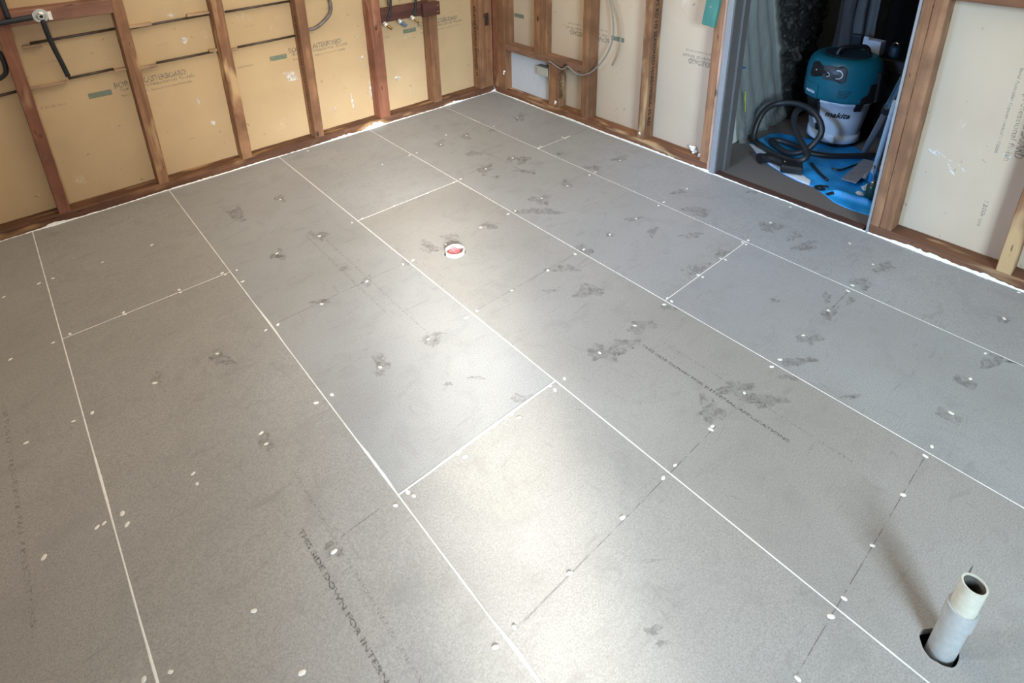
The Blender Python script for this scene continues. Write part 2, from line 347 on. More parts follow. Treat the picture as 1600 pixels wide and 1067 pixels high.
# floor sheets: strips 0.6 m wide running away from the left wall, butt joints on the joist lines
SX = [-.4714, -1.0714, -1.6714, -2.2714, -2.8714, -3.4714, -4.0714]
J = lambda k: -.978 - .45 * (k - 1)
strips = [(0.0, SX[0], [0.0, J(1), J(7)]), (SX[0], SX[1], [0.0, J(4), YS]), (SX[1], SX[2], [0.0, J(1), J(7)]),
          (SX[2], SX[3], [0.0, J(4), YS]), (SX[3], SX[4], [0.0, J(1), J(5) - .62, YS]), (SX[4], SX[5], [0.0, J(3) - 1.35 * 1.5, YS]), (SX[5], SX[6], [0.0, J(6), YS]), (SX[6], XW, [0.0, YS])]
HOLES = [(-1.584, -3.407, .036), (-1.480, -1.508, .0475)]
sheets = []
def sheet(xa, xb, ya, yb, mat):
    g = .0016
    x0, x1, y0, y1 = min(xa, xb) + g, max(xa, xb) - g, min(ya, yb) + g, max(ya, yb) - g
    bm = bmesh.new()
    ed = []
    ov = [bm.verts.new(p) for p in ((x0, y0, 0), (x1, y0, 0), (x1, y1, 0), (x0, y1, 0))]
    ed += [bm.edges.new((ov[i], ov[(i + 1) % 4])) for i in range(4)]
    hs = [h for h in HOLES if x0 < h[0] < x1 and y0 < h[1] < y1]
    for (hx, hy, hr) in hs:
        n = 36
        hv = [bm.verts.new((hx + hr * (1 + .03 * math.sin(5 * a) + .02 * math.sin(11 * a)) * math.cos(a), hy + hr * (1 + .03 * math.sin(5 * a)) * math.sin(a), 0)) for a in [2 * PI * i / n for i in range(n)]]
        ed += [bm.edges.new((hv[i], hv[(i + 1) % n])) for i in range(n)]
    bmesh.ops.triangle_fill(bm, edges=ed, use_beauty=True)
    fs = list(bm.faces)
    r = bmesh.ops.extrude_face_region(bm, geom=fs)
    for v in [e for e in r['geom'] if isinstance(e, bmesh.types.BMVert)]: v.co.z = -.019
    o = bm_obj('floor_sheet', bm, mat, floor, origin=((x0 + x1) / 2, (y0 + y1) / 2, -.019))
    sheets.append((x0, x1, y0, y1, o)); return o
k = 0
for (xa, xb, ys) in strips:
    for i in range(len(ys) - 1):
        mi = [0, 0, 1, 0, 1, 2, 1, 2, 2, 2, 2, 2, 2, 2, 2, 2][k]
        sheet(xa, xb, ys[i], ys[i + 1], cem[mi]); k += 1
def sheet_at(x, y):
    for s_ in sheets:
        if s_[0] - .003 <= x <= s_[1] + .003 and s_[2] - .003 <= y <= s_[3] + .003: return s_[4]
    return sheets[0][4]

# white sealant in every joint
def seal(p, q, w=.0045, z=.0006, wj=.15, smear=()):
    p, q = Vector(p), Vector(q); d = q - p; L = d.length; d.normalize(); n_ = Vector((-d.y, d.x))
    N = max(2, int(L / .025)); vs = []; fs = []
    for i in range(N + 1):
        t = L * i / N; c = p + d * t; ww = w * (1 + rnd.uniform(-wj, wj))
        e1 = e2 = ww / 2
        for (a, b_, s1, s2) in smear:
            if a < t < b_:
                f = math.sin(PI * (t - a) / (b_ - a)) * rnd.uniform(.6, 1); e1 += s1 * f; e2 += s2 * f
        vs += [(c.x - n_.x * e1, c.y - n_.y * e1, z), (c.x, c.y, z + .0007), (c.x + n_.x * e2, c.y + n_.y * e2, z)]
    for i in range(N):
        for j in (0, 1): fs.append((i * 3 + j, i * 3 + j + 1, i * 3 + 4 + j, i * 3 + 3 + j))
    return mesh_obj('joint_sealant', vs, fs, seal_m, floor)
wid = [.0032, .0036, .0040, .0036, .0040, .004, .004]
sm = [[(.3, .42, .002, .002)], [(.9, 1.2, .001, 0), (2.15, 2.4, .001, 0)], [(.2, .5, 0, .001)],
      [(1.25, 1.55, 0, .004), (2.1, 2.32, .001, .004), (2.72, 2.9, 0, .005)], [(1.6, 1.9, .001, .002), (2.2, 2.5, .0, .002)], [], []]
for i, x in enumerate(SX):
    seal((x, 0), (x, YS), wid[i], smear=sm[i])
for (xa, xb, ys) in strips:
    for y in ys[1:-1]:
        s_ = ()
        if xa == SX[2]: s_ = [(.06, .5, .003, .001)]
        if xa == 0.0:
            seal((xa - .19, y), (xb, y), .003, smear=[(.02, .05, .006, .006), (.26, .29, .008, .006)]); continue
        seal((xa, y), (xb, y), .0034 if xa != SX[2] else .005, smear=s_)
# pencil lines along the joists
for (x0, x1, y) in ((-1.70, -2.24, J(5)), (-1.44, -1.68, J(5)), (-1.08, -1.86, J(6)), (-1.10, -1.27, J(3)), (-1.45, -1.66, J(3)), (-1.28, -1.44, J(3)), (-1.70, -2.08, J(2)), (-2.10, -2.25, J(2)), (-.50, -.72, J(5)), (-2.33, -2.44, J(4))):
    sh = sheet_at((x0 + x1) / 2, y)
    mesh_obj('pencil_line', [(x0, y - .0009, .0009), (x1, y - .0013, .0009), (x1, y + .0004, .0009), (x0, y + .0009, .0009)], [(0, 1, 2, 3)], pencil_m, sh)
mesh_obj('saw_cut', [(-1.375, -3.4025, .001), (-1.338, -3.4045, .001), (-1.338, -3.4055, .001), (-1.375, -3.4045, .001)], [(0, 1, 2, 3)], dirt_m, sheet_at(-1.34, -3.405))

# filled screw heads, each its own cap
for i, (x, y) in enumerate(SCREWS):
    if x > -.01 or y > -.008: continue
    d = math.hypot(x + 2.78, y + 3.42)
    r = .0062 + .0009 * math.sin(i * 1.7); el = rnd.uniform(0, PI)
    n = 14; vs = [(x, y, .0022)]
    for (f, z) in ((.7, .0019), (1, .0007)):
        for kk in range(n):
            a = 2 * PI * kk / n; rr = r * f * (1 + .22 * math.cos(2 * (a - el)) + rnd.uniform(-.05, .05))
            vs.append((x + rr * math.cos(a), y + rr * math.sin(a), z))
    fs = [(0, 1 + kk, 1 + (kk + 1) % n) for kk in range(n)] + [(1 + kk, 1 + n + kk, 1 + n + (kk + 1) % n, 1 + (kk + 1) % n) for kk in range(n)]
    mesh_obj('screw_cap', vs, fs, putty_m, sheet_at(x, y), origin=(x, y, .0007), smooth=True)
# damp stains, collected per sheet
per = {}
def blob(cx, cy, ax, ay, bx, by, z, seed, spiky=.35):
    rr = random.Random(seed); n = 26; vs = [(cx, cy, z)]
    ph = [rr.uniform(0, 2 * PI) for _ in range(4)]
    for i in range(n):
        a = 2 * PI * i / n
        f = 1 + spiky * (.5 * math.sin(2 * a + ph[0]) + .45 * math.sin(3 * a + ph[1]) + .35 * math.sin(5 * a + ph[2]) + .3 * math.sin(9 * a + ph[3]))
        vs.append((cx + f * (ax * math.cos(a) + bx * math.sin(a)), cy + f * (ay * math.cos(a) + by * math.sin(a)), z))
    return vs, [(0, 1 + i, 1 + (i + 1) % n) for i in range(n)]
for i, st in enumerate(STAINS):
    sh = sheet_at(st[0], st[1])
    v, f = blob(*st, .0004, i, .5)
    s_ = [q for q in sheets if q[4] is sh][0]
    v = [(min(max(x, s_[0]), s_[1]), min(max(y, s_[2]), s_[3]), z) for x, y, z in v]
    A = per.setdefault(sh.name, (sh, [], []))
    o_ = len(A[1]); A[1].extend(v); A[2].extend([tuple(q + o_ for q in t) for t in f])
for sh, v, f in per.values():
    mesh_obj('damp_stain', v, f, stain_m, sh)
def quad_stain(cx, cy, w, h, ang, mat, name):
    c, s_ = math.cos(ang), math.sin(ang); v = []
    for (a, b_) in ((-w, -h), (w, -h), (w, h), (-w, h)): v.append((cx + a * c - b_ * s_, cy + a * s_ + b_ * c, .0005))
    mesh_obj(name, v, [(0, 1, 2, 3)], mat, sheet_at(cx, cy))
quad_stain(-.693, -3.22, .022, .030, 0, stain_m, 'square_tape_mark')
quad_stain(-.883, -3.228, .022, .032, 0, stain_m, 'square_tape_mark')
quad_stain(-.885, -3.226, .014, .018, .3, pale_stain_m, 'pale_glue_mark')
quad_stain(-2.905, -2.30, .04, .03, .3, pale_stain_m, 'pale_glue_mark')
quad_stain(-2.935, -2.60, .06, .05, .4, pale_stain_m, 'pale_glue_mark')
# maker's stencils printed on the sheets, reading towards the camera
def flo(s, x, y0, y1, h, mat, bold=.03):
    text_flat('stencil_text', s, (x, y0, .0010), (0, -1, 0), (1, 0, 0), y0 - y1, h, mat, sheet_at(x, (y0 + y1) / 2), bold=bold)
flo('THIS SIDE DOWN FOR INTERNAL APPLICATIONS', -2.516, -2.24, -2.93, .0125, ink_m)
flo('WET AREA FLOORING   INTERIOR LINING  JOINTS TO BE SET', -2.462, -2.074, -2.86, .012, ink_f)
flo('THIS SIDE DOWN FOR INTERNAL APPLICATIONS', -1.920, -.925, -1.65, .012, ink_f)
flo('WET AREA FLOORING   INTERIOR LINING  JOINTS', -1.865, -1.02, -1.86, .011, ink_f)
flo('THIS SIDE DOWN FOR INTERNAL APPLICATIONS', -1.335, -2.42, -2.95, .012, ink_m)
flo('WET AREA FLOORING  INTERIOR LINING  JOINTS', -1.268, -2.43, -3.10, .011, ink_f)
flo('THIS SIDE DOWN FOR INTERNAL APPLICATIONS', -3.062, -1.20, -2.05, .012, ink_f)
flo('THIS SIDE DOWN FOR INTERNAL', -.74, -.75, -1.15, .014, ink_f)

# white caulk bead where the floor meets the bottom plates
def caulk(name, a, b, ax, smears):
    N = int(abs(b - a) / .012); vs = []; fs = []
    rr = random.Random(3 + ax)
    for i in range(N + 1):
        t = a + (b - a) * i / N
        w = .0065 + .0025 * math.sin(t * 9) + rr.uniform(-.0015, .0015)
        h = .004 + .0015 * math.sin(t * 13) + rr.uniform(0, .003)
        for (c, hw, hh, ww) in smears:
            d = abs(t - c) / hw
            if d < 1: h += hh * (1 - d) * rr.uniform(.35, 1); w += ww * (1 - d) * rr.uniform(.6, 1)
        for (o_, z) in ((-w, .0008), (-.004, .003), (-.0028, h)):
            vs.append((t, o_, z) if ax == 0 else (o_, t, z))
    for i in range(N):
        for j in (0, 1): fs.append((i * 3 + j, i * 3 + j + 1, i * 3 + 4 + j, i * 3 + 3 + j))
    o = mesh_obj(name, vs, fs, caulk_m); o['kind'] = 'structure'
caulk('trim_1', -4.38, -.002, 0, [(-1.03, .10, .040, .012), (-1.0, .05, .02, 0), (-1.25, .15, .012, .004), (-.38, .10, .014, .004), (-2.78, .06, .016, .006), (-.01, .02, .03, 0), (-2.1, .2, .004, .004)])
caulk('trim_2', -.002, -4.9, 1, [(-.01, .02, .03, 0), (-.25, .2, .006, .004), (-1.1, .3, .004, .007), (-1.55, .3, .006, .006), (-2.9, .18, .018, .012), (-3.1, .10, .015, .010), (-.75, .2, .008, .003), (-1.83, .05, .012, .006)])

# paper-backed plasterboard on the far side of the studs
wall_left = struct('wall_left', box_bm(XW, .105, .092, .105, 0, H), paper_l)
bm = box_bm(.092, .105, -1.83, .092, 0, H)
box_bm(.092, .105, YS, -2.66, 0, H, bm=bm); box_bm(.092, .105, -2.66, -1.83, 2.06, H, bm=bm)
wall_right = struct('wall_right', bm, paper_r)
room_m = plain('plain lining board of the unseen walls', (.50, .45, .38), .85)
bm = box_bm(XW, .1, YS - .1, YS, 0, 0.9)
box_bm(XW, .1, YS - .1, YS, 2.2, H, bm=bm); box_bm(XW, -2.95, YS - .1, YS, .9, 2.2, bm=bm); box_bm(-1.45, .1, YS - .1, YS, .9, 2.2, bm=bm)
struct('wall_south', bm, room_m)
bm = box_bm(XW - .1, XW, YS, .1, 0, 1.1)
box_bm(XW - .1, XW, YS, .1, 2.2, H, bm=bm); box_bm(XW - .1, XW, YS, -2.2, 1.1, 2.2, bm=bm); box_bm(XW - .1, XW, -.9, .1, 1.1, 2.2, bm=bm)
struct('wall_west', bm, room_m)
struct('ceiling', box_bm(XW - .1, .1, YS - .1, .1, H, H + .05), room_m)

# ------------------------------------------------------------------ printing on the plasterboard
def prints(x, wall, side):
    """x: start of the green bar along the wall; text runs on from it"""
    if side == 'l':
        P = lambda u, z: (x + u, .0912, z); xd, yd = (1, 0, 0), (0, 0, 1); nm = wall_left
    else:
        P = lambda u, z: (.0912, x + u, 1.158 - z); xd, yd = (0, 1, 0), (0, 0, -1); nm = wall_right
    b0, b1 = P(0, .553), P(.10, .582)
    if side == 'l': q = [P(0, .553), P(.10, .553), P(.10, .581), P(0, .581)]
    else: q = [P(0, .553), P(0, .581), P(.10, .581), P(.10, .553)]
    if x > -1.8 or side == 'l': mesh_obj('green_printed_bar', q, [(0, 1, 2, 3)], bar_m, nm)
    text_flat('printed_text', 'BORAL', P(.116, .578), xd, yd, .105, .031, print_m, nm, bold=.03, ymin=-1.82 if side == 'r' else None)
    text_flat('printed_text', 'PLASTERBOARD', P(.236, .578), xd, yd, .215, .031, print_m, nm, bold=.03, ymin=-1.82 if side == 'r' else None)
    text_flat('printed_text', 'for a professional finish', P(.135, .551), xd, yd, .355, .026, print_m, nm, bold=.01, ymin=-1.82 if side == 'r' else None)
    text_flat('printed_text', 'Boral Australian Gypsum Limited 0102086', P(.137, .527), xd, yd, .335, .014, print_m, nm, bold=.01, ymin=-1.82 if side == 'r' else None)
for x in (-3.392, -2.492, -1.592, -.694): prints(x, wall_left, 'l')
for y in (-1.138, -.240, -2.04): prints(y, wall_right, 'r')
for x in (-2.665, -1.768, -.87): text_flat('printed_text', '1200mm', (x - .02, .0912, .549), (1, 0, 0), (0, 0, 1), .095, .015, print_m, wall_left)
for (x, z) in ((-2.15, .755), (-1.70, .775), (-1.25, .80), (-2.13, .215), (-2.63, .765)):
    text_flat('printed_text', '-->', (x, .0912, z), (1, 0, 0), (0, 0, 1), .06, .006, print_m, wall_left)
# the sheet right of the doorway carries the same print turned on its side
def side_text(s, y, z0, z1, h, mat=None, bold=.01):
    text_flat('printed_text', s, (.0912, y, z0), (0, 0, -1), (0, -1, 0), z0 - z1, h, mat or print_m, wall_right, bold=bold)
side_text('Boral Australian Gypsum Limited 0102086', -2.998, .84, .49, .014)
side_text('for a professional finish', -3.030, .83, .468, .026)
side_text('BORAL PLASTERBOARD', -3.062, .83, .49, .031, bold=.03)
side_text('1200mm', -3.018, .28, .165, .015)
# plaster scrapes on the paper
def scrape(name, pts, w, wall, ax, mat=None):
    for (p, q) in zip(pts[:-1], pts[1:]):
        d = Vector((q[0] - p[0], q[1] - p[1])); n_ = Vector((-d.y, d.x)).normalized() * w
        v = [(p[0], p[1]), (p[0] + d.x * .5 + n_.x, p[1] + d.y * .5 + n_.y), (q[0], q[1]), (p[0] + d.x * .5 - n_.x, p[1] + d.y * .5 - n_.y)]
        if ax == 0: v = [(a, .0914, b) for a, b in v]
        else: v = [(.0914, a, b) for a, b in v]
        mesh_obj(name, v, [(0, 1, 2, 3)], mat or scr_m, wall)
scr_m = decal('white plaster smear', (.80, .78, .74), .36, .58, .85, 45)
scrape('plaster_smear', [(-2.80, .445), (-2.86, .41), (-2.895, .405), (-2.945, .37)], .004, wall_right, 1)
scrape('plaster_smear', [(-2.78, .435), (-2.84, .41)], .010, wall_right, 1)
scrape('plaster_smear', [(-2.86, .40), (-2.90, .345)], .008, wall_right, 1)
scrape('plaster_smear', [(-3.02, .50), (-3.07, .48)], .004, wall_right, 1)
scrape('plaster_smear', [(-2.79, .46), (-2.82, .452)], .003, wall_right, 1)
for (a, b, w) in (((-1.53, .47), (-1.44, .41), .035), ((-1.42, .50), (-1.415, .36), .015), ((-1.97, .29), (-1.955, .26), .014), ((-2.02, .44), (-2.01, .40), .010),
                  ((-2.02, .78), (-2.01, .74), .025), ((-2.07, .90), (-2.03, .895), .010), ((-1.06, .60), (-1.01, .60), .006), ((-.98, .30), (-.965, .12), .012),
                  ((-1.12, .25), (-1.11, .10), .008), ((-1.03, .44), (-1.00, .47), .008), ((-1.01, .41), (-1.0, .39), .006), ((-1.24, .2), (-1.235, .1), .004), ((-.80, .26), (-.74, .26), .02)):
    scrape('plaster_smear', [a, b], w, wall_left, 0)

# ================================================================== TIMBER FRAMING
PH = .047      # bottom plate height
G1 = 'studs of the left wall'; G2 = 'studs of the doorway wall'
timber('bottom_plate', XW, -.002, 0, .090, 0, PH, 0, wood_x, 'long weathered bottom plate under the left wall studs', rough=.0018, cat='wall plate')
timber('bottom_plate', -.002, .090, -1.825, -.002, 0, PH, 1, wood_y, 'bottom plate from the room corner to the left side of the doorway', rough=.0018, cat='wall plate')
timber('bottom_plate', -.002, .090, YS, -2.662, 0, PH, 1, wood_y, 'scraped bottom plate to the right of the doorway', rough=.0018, cat='wall plate')
TS = H - .001
lst = [(-3.205, -3.160, wood_zr, 'stud nearest the left edge, just out of view'),
       (-2.752, -2.703, wood_zr, 'leftmost reddish brown stud, below the pipe elbow plate'),
       (-2.308, -2.258, wood_zp, 'stud with pale scraped patches, second from left'),
       (-1.870, -1.815, wood_zp, 'stud with long pale scrapes, third from left'),
       (-1.428, -1.372, wood_z, 'orange brown stud beside the bent pipe'),
       (-.972, -.897, wood_zr, 'broad split stud left of the brass water outlets'),
       (-.540, -.478, wood_z, 'notched stud right of the brass water outlets'),
       (-.125, -.078, wood_z, 'stud with black stencilled lettering beside the room corner')]
lstuds = {}
for i, (a, b, m_, lb) in enumerate(lst[1:]):
    lstuds[i] = timber('wall_stud', a, b, .001, .090, PH, TS, 2, m_, lb, G1)
timber('corner_post', -.076, -.002, .004, .090, PH, TS, 2, wood_z, 'left half of the corner post, on the left wall plate', rough=.001, cat='wall stud')
timber('corner_post', .0, .090, -.050, .004, PH, TS, 2, wood_zr, 'right half of the corner post, on the doorway wall plate', rough=.001, cat='wall stud')
# stencil on the corner stud, dark block painting the shade of the post's mortise hole
text_flat('stencil_text', 'KD F5 H2 RADIATA SEASONED 16', (-.1262, .030, .66), (0, 0, -1), (0, 1, 0), .52, .028, sten_m, lstuds[6], bold=.03)
text_flat('stencil_text', 'F5 SEASONED H2 KD F5 HARDWOOD', (-1.4292, .030, .80), (0, 0, -1), (0, 1, 0), .66, .022, sten_m, lstuds[3], bold=.02)
black_m = plain('black void', (.012, .010, .009), .9)
tag(bm_obj('mortise_shade', box_bm(-.068, -.034, -.0015, .004, .515, .605, .001), wood_dark), 'small dark block standing in for the shaded mortise hole in the corner post', 'wood block')
timber('wall_stud', 0, .090, -.135, -.052, PH, TS, 2, wood_z, 'wide stud at the corner end of the doorway wall, left of the white panel', G2)
timber('wall_stud', 0, .090, -.520, -.440, .392, TS, 2, wood_zp, 'short stud standing on the noggin above the white panel', G2)
st = timber('wall_stud', 0, .090, -.665, -.585, PH, .347, 2, wood_zp, 'short knotty stud below the noggin, right of the white panel', G2)
timber('wall_stud', 0, .090, -.940, -.884, PH, TS, 2, wood_z, 'full height stud crossed by the grey cable', G2)
s3 = timber('wall_stud', 0, .090, -1.395, -1.345, PH, TS, 2, wood_zp, 'stud with pale top patch and black print, left of the widest bay', G2)
text_flat('stencil_text', 'F5 KD H2 SEASONED HARDWOOD F5 KD', (.025, -1.3962, .88), (0, 0, -1), (1, 0, 0), .75, .03, sten_m, s3, bold=.02)
text_flat('stencil_text', 'F5 KD H2 SEASONED', (.02, -.6662, .33), (0, 0, -1), (1, 0, 0), .22, .035, sten_m, st, bold=.02)
timber('wall_stud', 0, .090, -1.822, -1.777, PH, TS, 2, wood_z, 'orange stud under the green painted block, left of the doorway', G2)
timber('door_lining', -.001, .012, -1.842, -1.824, 0, 2.1, 2, wood('pinkish lining edge', 2, (.36, .22, .16), (.46, .29, .21), (.52, .35, .27)), 'thin pinkish lining strip between the stud and the steel door frame', cat='trim strip')
timber('wall_stud', 0, .090, -2.699, -2.662, 0.001, TS, 2, wood_z, 'narrow timber against the right side of the steel door frame', G2)
timber('wall_stud', 0.001, .090, -2.748, -2.700, PH, TS, 2, wood_z, 'wide orange stud with a knot, right of the doorway', G2)
timber('wall_stud', 0, .090, -3.180, -3.130, PH, TS, 2, wood_zp, 'rightmost stud, at the right edge of the photo', G2)
for y in (-3.62, -4.07, -4.52):
    pass
timber('noggin', .001, .090, -.8835, -.136, .347, .391, 1, wood('greyish noggin timber', 1, (.12, .06, .042), (.23, .12, .075), (.32, .18, .12)), 'horizontal noggin above the white panel', cat='noggin')
timber('noggin', 0, .090, -3.128, -2.749, 1.072, 1.117, 1, wood_y, 'noggin high up in the bay right of the doorway', cat='noggin')
timber('noggin', -2.7025, -2.3085, .0, .090, .966, 1.03, 0, wood_h, 'reddish noggin behind the pipe elbow plate at top left', cat='noggin')
timber('noggin', -3.15, -2.7535, .0, .090, .95, 1.05, 0, wood_zr, 'noggin at the top left corner of the photo', cat='noggin')

# white plaster dabs on the framing
def dab(cx, cy, cz, r, n, axis, lb):
    """a lump of torn plaster made of small crumpled facets"""
    rr = random.Random(int(cx * 977 + cz * 131)); bm = bmesh.new()
    for i in range(n):
        b = bmesh.new(); bmesh.ops.create_icosphere(b, subdivisions=2, radius=r * rr.uniform(.35, .7))
        for v in b.verts: v.co *= rr.uniform(.75, 1.25)
        o_ = Vector((rr.uniform(-r, r) * (.25 if axis == 0 else 1), rr.uniform(-r, r) * (.25 if axis == 1 else 1), rr.uniform(-r, r)))
        merge(bm, b, Matrix.Translation(Vector((cx, cy, cz)) + o_))
    o = bm_obj('plaster_crumb', bm, caulk_m)
    return tag(o, lb, 'plaster crumb', 'white plaster crumbs left on the framing')
dab(-.001, -.128, .175, .013, 5, 0, 'white plaster crumb on the stud left of the white panel')
dab(-.001, -.655, .085, .010, 6, 0, 'white plaster crumb at the foot of the short stud')
dab(.004, -1.365, .080, .009, 6, 0, 'white plaster crumb at the foot of the stud left of the widest bay')
dab(.070, -1.690, .064, .017, 9, 2, 'crumpled white plaster crumb in the bay left of the doorway')
dab(.050, -1.755, .060, .013, 7, 2, 'torn white plaster crumb against the stud left of the doorway')

# ================================================================== DOORWAY
steel_b = plain('blue grey painted steel', (.26, .265, .285), .45, .0, .06)
steel_d = plain('dark grey painted steel', (.115, .108, .105), .45, .0, .06)
fr = empty('door_1', (0.06, -2.26, 0)); fr['kind'] = 'structure'
bm = box_bm(-.006, .122, -1.874, -1.843, 0, 2.05, .002)
mesh = bm_obj('door_jamb', bm, steel_b, fr)
bm_obj('door_reveal', box_bm(.004, .124, -1.8785, -1.8735, 0.0, 2.05, .001), steel_d, fr)
bm_obj('door_stop', box_bm(.07, .124, -1.892, -1.8785, 0.0, 2.05, .002), steel_d, fr)
bm_obj('door_jamb', box_bm(-.006, .122, -2.6615, -2.651, 0, 2.05, .002), steel_b, fr)
bm_obj('door_head', box_bm(-.006, .122, -2.661, -1.843, 2.05, 2.09, .002), steel_b, fr)
o = timber('threshold', .0, .045, -2.639, -1.875, -.001, .009, 1, wood_dark, 'dark wooden threshold strip across the doorway', cat='threshold', rough=.0006)

# the dark room beyond
carpet = NT('grey brown carpet'); v = carpet.coord((1, 1, 1), False); f = carpet.noise(v, 420, 2, .8)
carpet.col(carpet.ramp(f, [(.3, (.085, .072, .066)), (.7, (.175, .152, .140))])); carpet.set(Roughness=.95); carpet.bump(f, .6, .003)
struct('floor_hallway', box_bm(.045, 2.6, -3.9, -1.735, -.03, .004), carpet.m)
hall_m = plain('cream painted hallway wall', (.63, .645, .60), .6, 0, .04, 8)
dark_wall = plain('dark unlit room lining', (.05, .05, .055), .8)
struct('wall_hallway', box_bm(.124, 2.6, -1.735, -1.70, 0, H), hall_m)
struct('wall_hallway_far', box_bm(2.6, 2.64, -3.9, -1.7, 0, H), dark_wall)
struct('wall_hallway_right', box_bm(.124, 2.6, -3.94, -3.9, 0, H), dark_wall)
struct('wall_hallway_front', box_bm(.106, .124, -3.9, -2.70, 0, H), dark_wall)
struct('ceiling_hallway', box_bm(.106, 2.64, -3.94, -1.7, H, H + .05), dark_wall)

def sheet_grid(name, f, nu, nv, mat, label, cat, smooth=True, thick=0.0, group=None):
    vs = [f(i / nu, j / nv) for j in range(nv + 1) for i in range(nu + 1)]
    fs = [(j * (nu + 1) + i, j * (nu + 1) + i + 1, (j + 1) * (nu + 1) + i + 1, (j + 1) * (nu + 1) + i) for j in range(nv) for i in range(nu)]
    o = mesh_obj(name, vs, fs, mat, smooth=smooth)
    if thick:
        md = o.modifiers.new('thickness', 'SOLIDIFY'); md.thickness = thick
    return tag(o, label, cat, group)
def nz(x, y, z=0.0): return mathutils.noise.noise(Vector((x, y, z)))
def turb(x, y, z=0.0): return mathutils.noise.fractal(Vector((x, y, z)), .8, 2.1, 5)
def film(name, c, alpha, rough):
    m = NT(name); v = m.coord((6, 6, 1.3), False); f = m.noise(v, 1.0, 5, .6, .8)
    m.col(m.ramp(f, [(.3, tuple(x * .65 for x in c)), (.7, c)])); m.set(Roughness=rough)
    m.l(m.ramp(f, [(.3, (alpha * .75,) * 3), (.75, (min(1, alpha * 1.25),) * 3)]), m.b.inputs['Alpha'])
    m.bump(m.noise(m.coord((30, 30, 12), False), 1.0, 5, .7, 1.5), .5, .01)
    return m.m
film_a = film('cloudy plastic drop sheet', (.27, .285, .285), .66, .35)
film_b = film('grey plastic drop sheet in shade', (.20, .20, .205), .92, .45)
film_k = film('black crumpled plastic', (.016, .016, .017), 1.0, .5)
def film_y(u, w):
    y = -1.765 - .012 * math.sin(u * 26 + 2 * w) * (.4 + w) - .03 * max(0, (.16 - w)) / .16 * abs(turb(u * 6, w * 20)) - .010 * turb(u * 3, w * 4)
    return min(y, -1.742)
def f1(u, w):
    z = .012 + 2.1 * w; zz = min(z, 1.0); xl = max(.20, .445 - .33 * zz); x = xl + u * (.995 - .43 * zz - xl)
    return (x, film_y(u, w), z)
fs_ = sheet_grid('plastic_drop_sheet', f1, 90, 110, film_a, 'cloudy clear plastic sheet hanging along the pale hallway wall', 'plastic sheet')
def f2(u, w):
    z = .012 + 2.1 * w; zz = min(z, 1.0); x = (1.0 - .43 * zz) + u * (.29 + .42 * zz)
    y = -1.765 - .06 * abs(turb(u * 5, w * 14, 3)) - .02 * math.sin(u * 12 + w * 3) ** 2
    return (x, y, z)
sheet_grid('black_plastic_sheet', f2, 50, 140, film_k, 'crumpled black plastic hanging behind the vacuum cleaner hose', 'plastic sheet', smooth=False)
def f3(u, w):
    z = .012 + 2.1 * w
    x = 1.30 + .15 * u + .012 * math.sin(u * 18 + w); y = -1.86 - .20 * u - .012 * math.sin(u * 22 + 2 * w) + .01 * nz(u * 5, w * 8)
    return (x, y, z)
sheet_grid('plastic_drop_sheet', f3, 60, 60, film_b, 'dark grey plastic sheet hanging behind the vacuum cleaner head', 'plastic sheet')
yel = plain('yellow green tape', (.46, .55, .08), .5, 0, .25, 60)
blu = plain('blue masking tape', (.03, .09, .24), .5)
def strip_on(name, pts, w, mat, lb, cat, ca_=1.0):
    bm = bmesh.new(); L_ = []; R_ = []
    for i, (x, z) in enumerate(pts):
        ww = w * (.7 + .3 * math.sin(i * 2.1)); zz = min(z, 1.0); xl = max(.20, .445 - .33 * zz); y = film_y((x - xl) / (.995 - .43 * zz - xl), (z - .012) / 2.1) - .007
        L_.append((x - ww * ca_, y, z - ww * (1 - ca_))); R_.append((x + ww * ca_, y, z + ww * (1 - ca_)))
    vs = L_ + R_; n = len(pts)
    fs = [(i, i + 1, n + i + 1, n + i) for i in range(n - 1)]
    o = mesh_obj(name, vs, fs, mat); md = o.modifiers.new('thickness', 'SOLIDIFY'); md.thickness = .0008
    tag(o, lb, cat)
strip_on('yellow_tape', [(.262, .76), (.285, .70), (.305, .64), (.322, .59), (.335, .545)], .014, yel, 'upper yellow green tape strip on the plastic sheet', 'tape')
strip_on('yellow_tape', [(.430, .345), (.436, .30), (.444, .26), (.452, .215)], .009, yel, 'lower yellow green tape strip on the plastic sheet', 'tape')
strip_on('blue_tape', [(.325, .538), (.352, .508), (.385, .498)], .009, blu, 'small blue tape piece on the plastic sheet', 'tape', 0.1)

# ================================================================== VACUUM CLEANER
VX, VY = .915, -2.105
vac = tag(empty('vacuum_cleaner', (VX, VY, .012)), 'teal and white workshop vacuum cleaner beyond the doorway', 'vacuum cleaner')
teal = plain('teal plastic', (.008, .125, .175), .35, 0, .04); white_p = plain('white plastic tank', (.66, .69, .74), .4, 0, .03)
blackp = plain('black plastic', (.012, .012, .014), .4, 0, .1); navy = plain('dark vent', (.004, .02, .035), .6)
chrome = plain('bright metal', (.72, .74, .76), .22, 1.0, .03); silver = plain('pale grey ring', (.62, .68, .70), .35, 0, .02)
greyp = plain('grey label field', (.05, .055, .065), .5)
ZB = .012
def prof_r(prof, z):
    for (r0, z0), (r1, z1) in zip(prof[:-1], prof[1:]):
        if z0 <= z <= z1: return r0 + (r1 - r0) * ((z - z0) / (z1 - z0) if z1 > z0 else 0)
    return prof[-1][0]
drum = [(.135, .018), (.142, .022), (.143, .065), (.135, .070), (.137, .075), (.152, .17), (.166, .262), (.174, .266), (.176, .292), (.172, .296)]
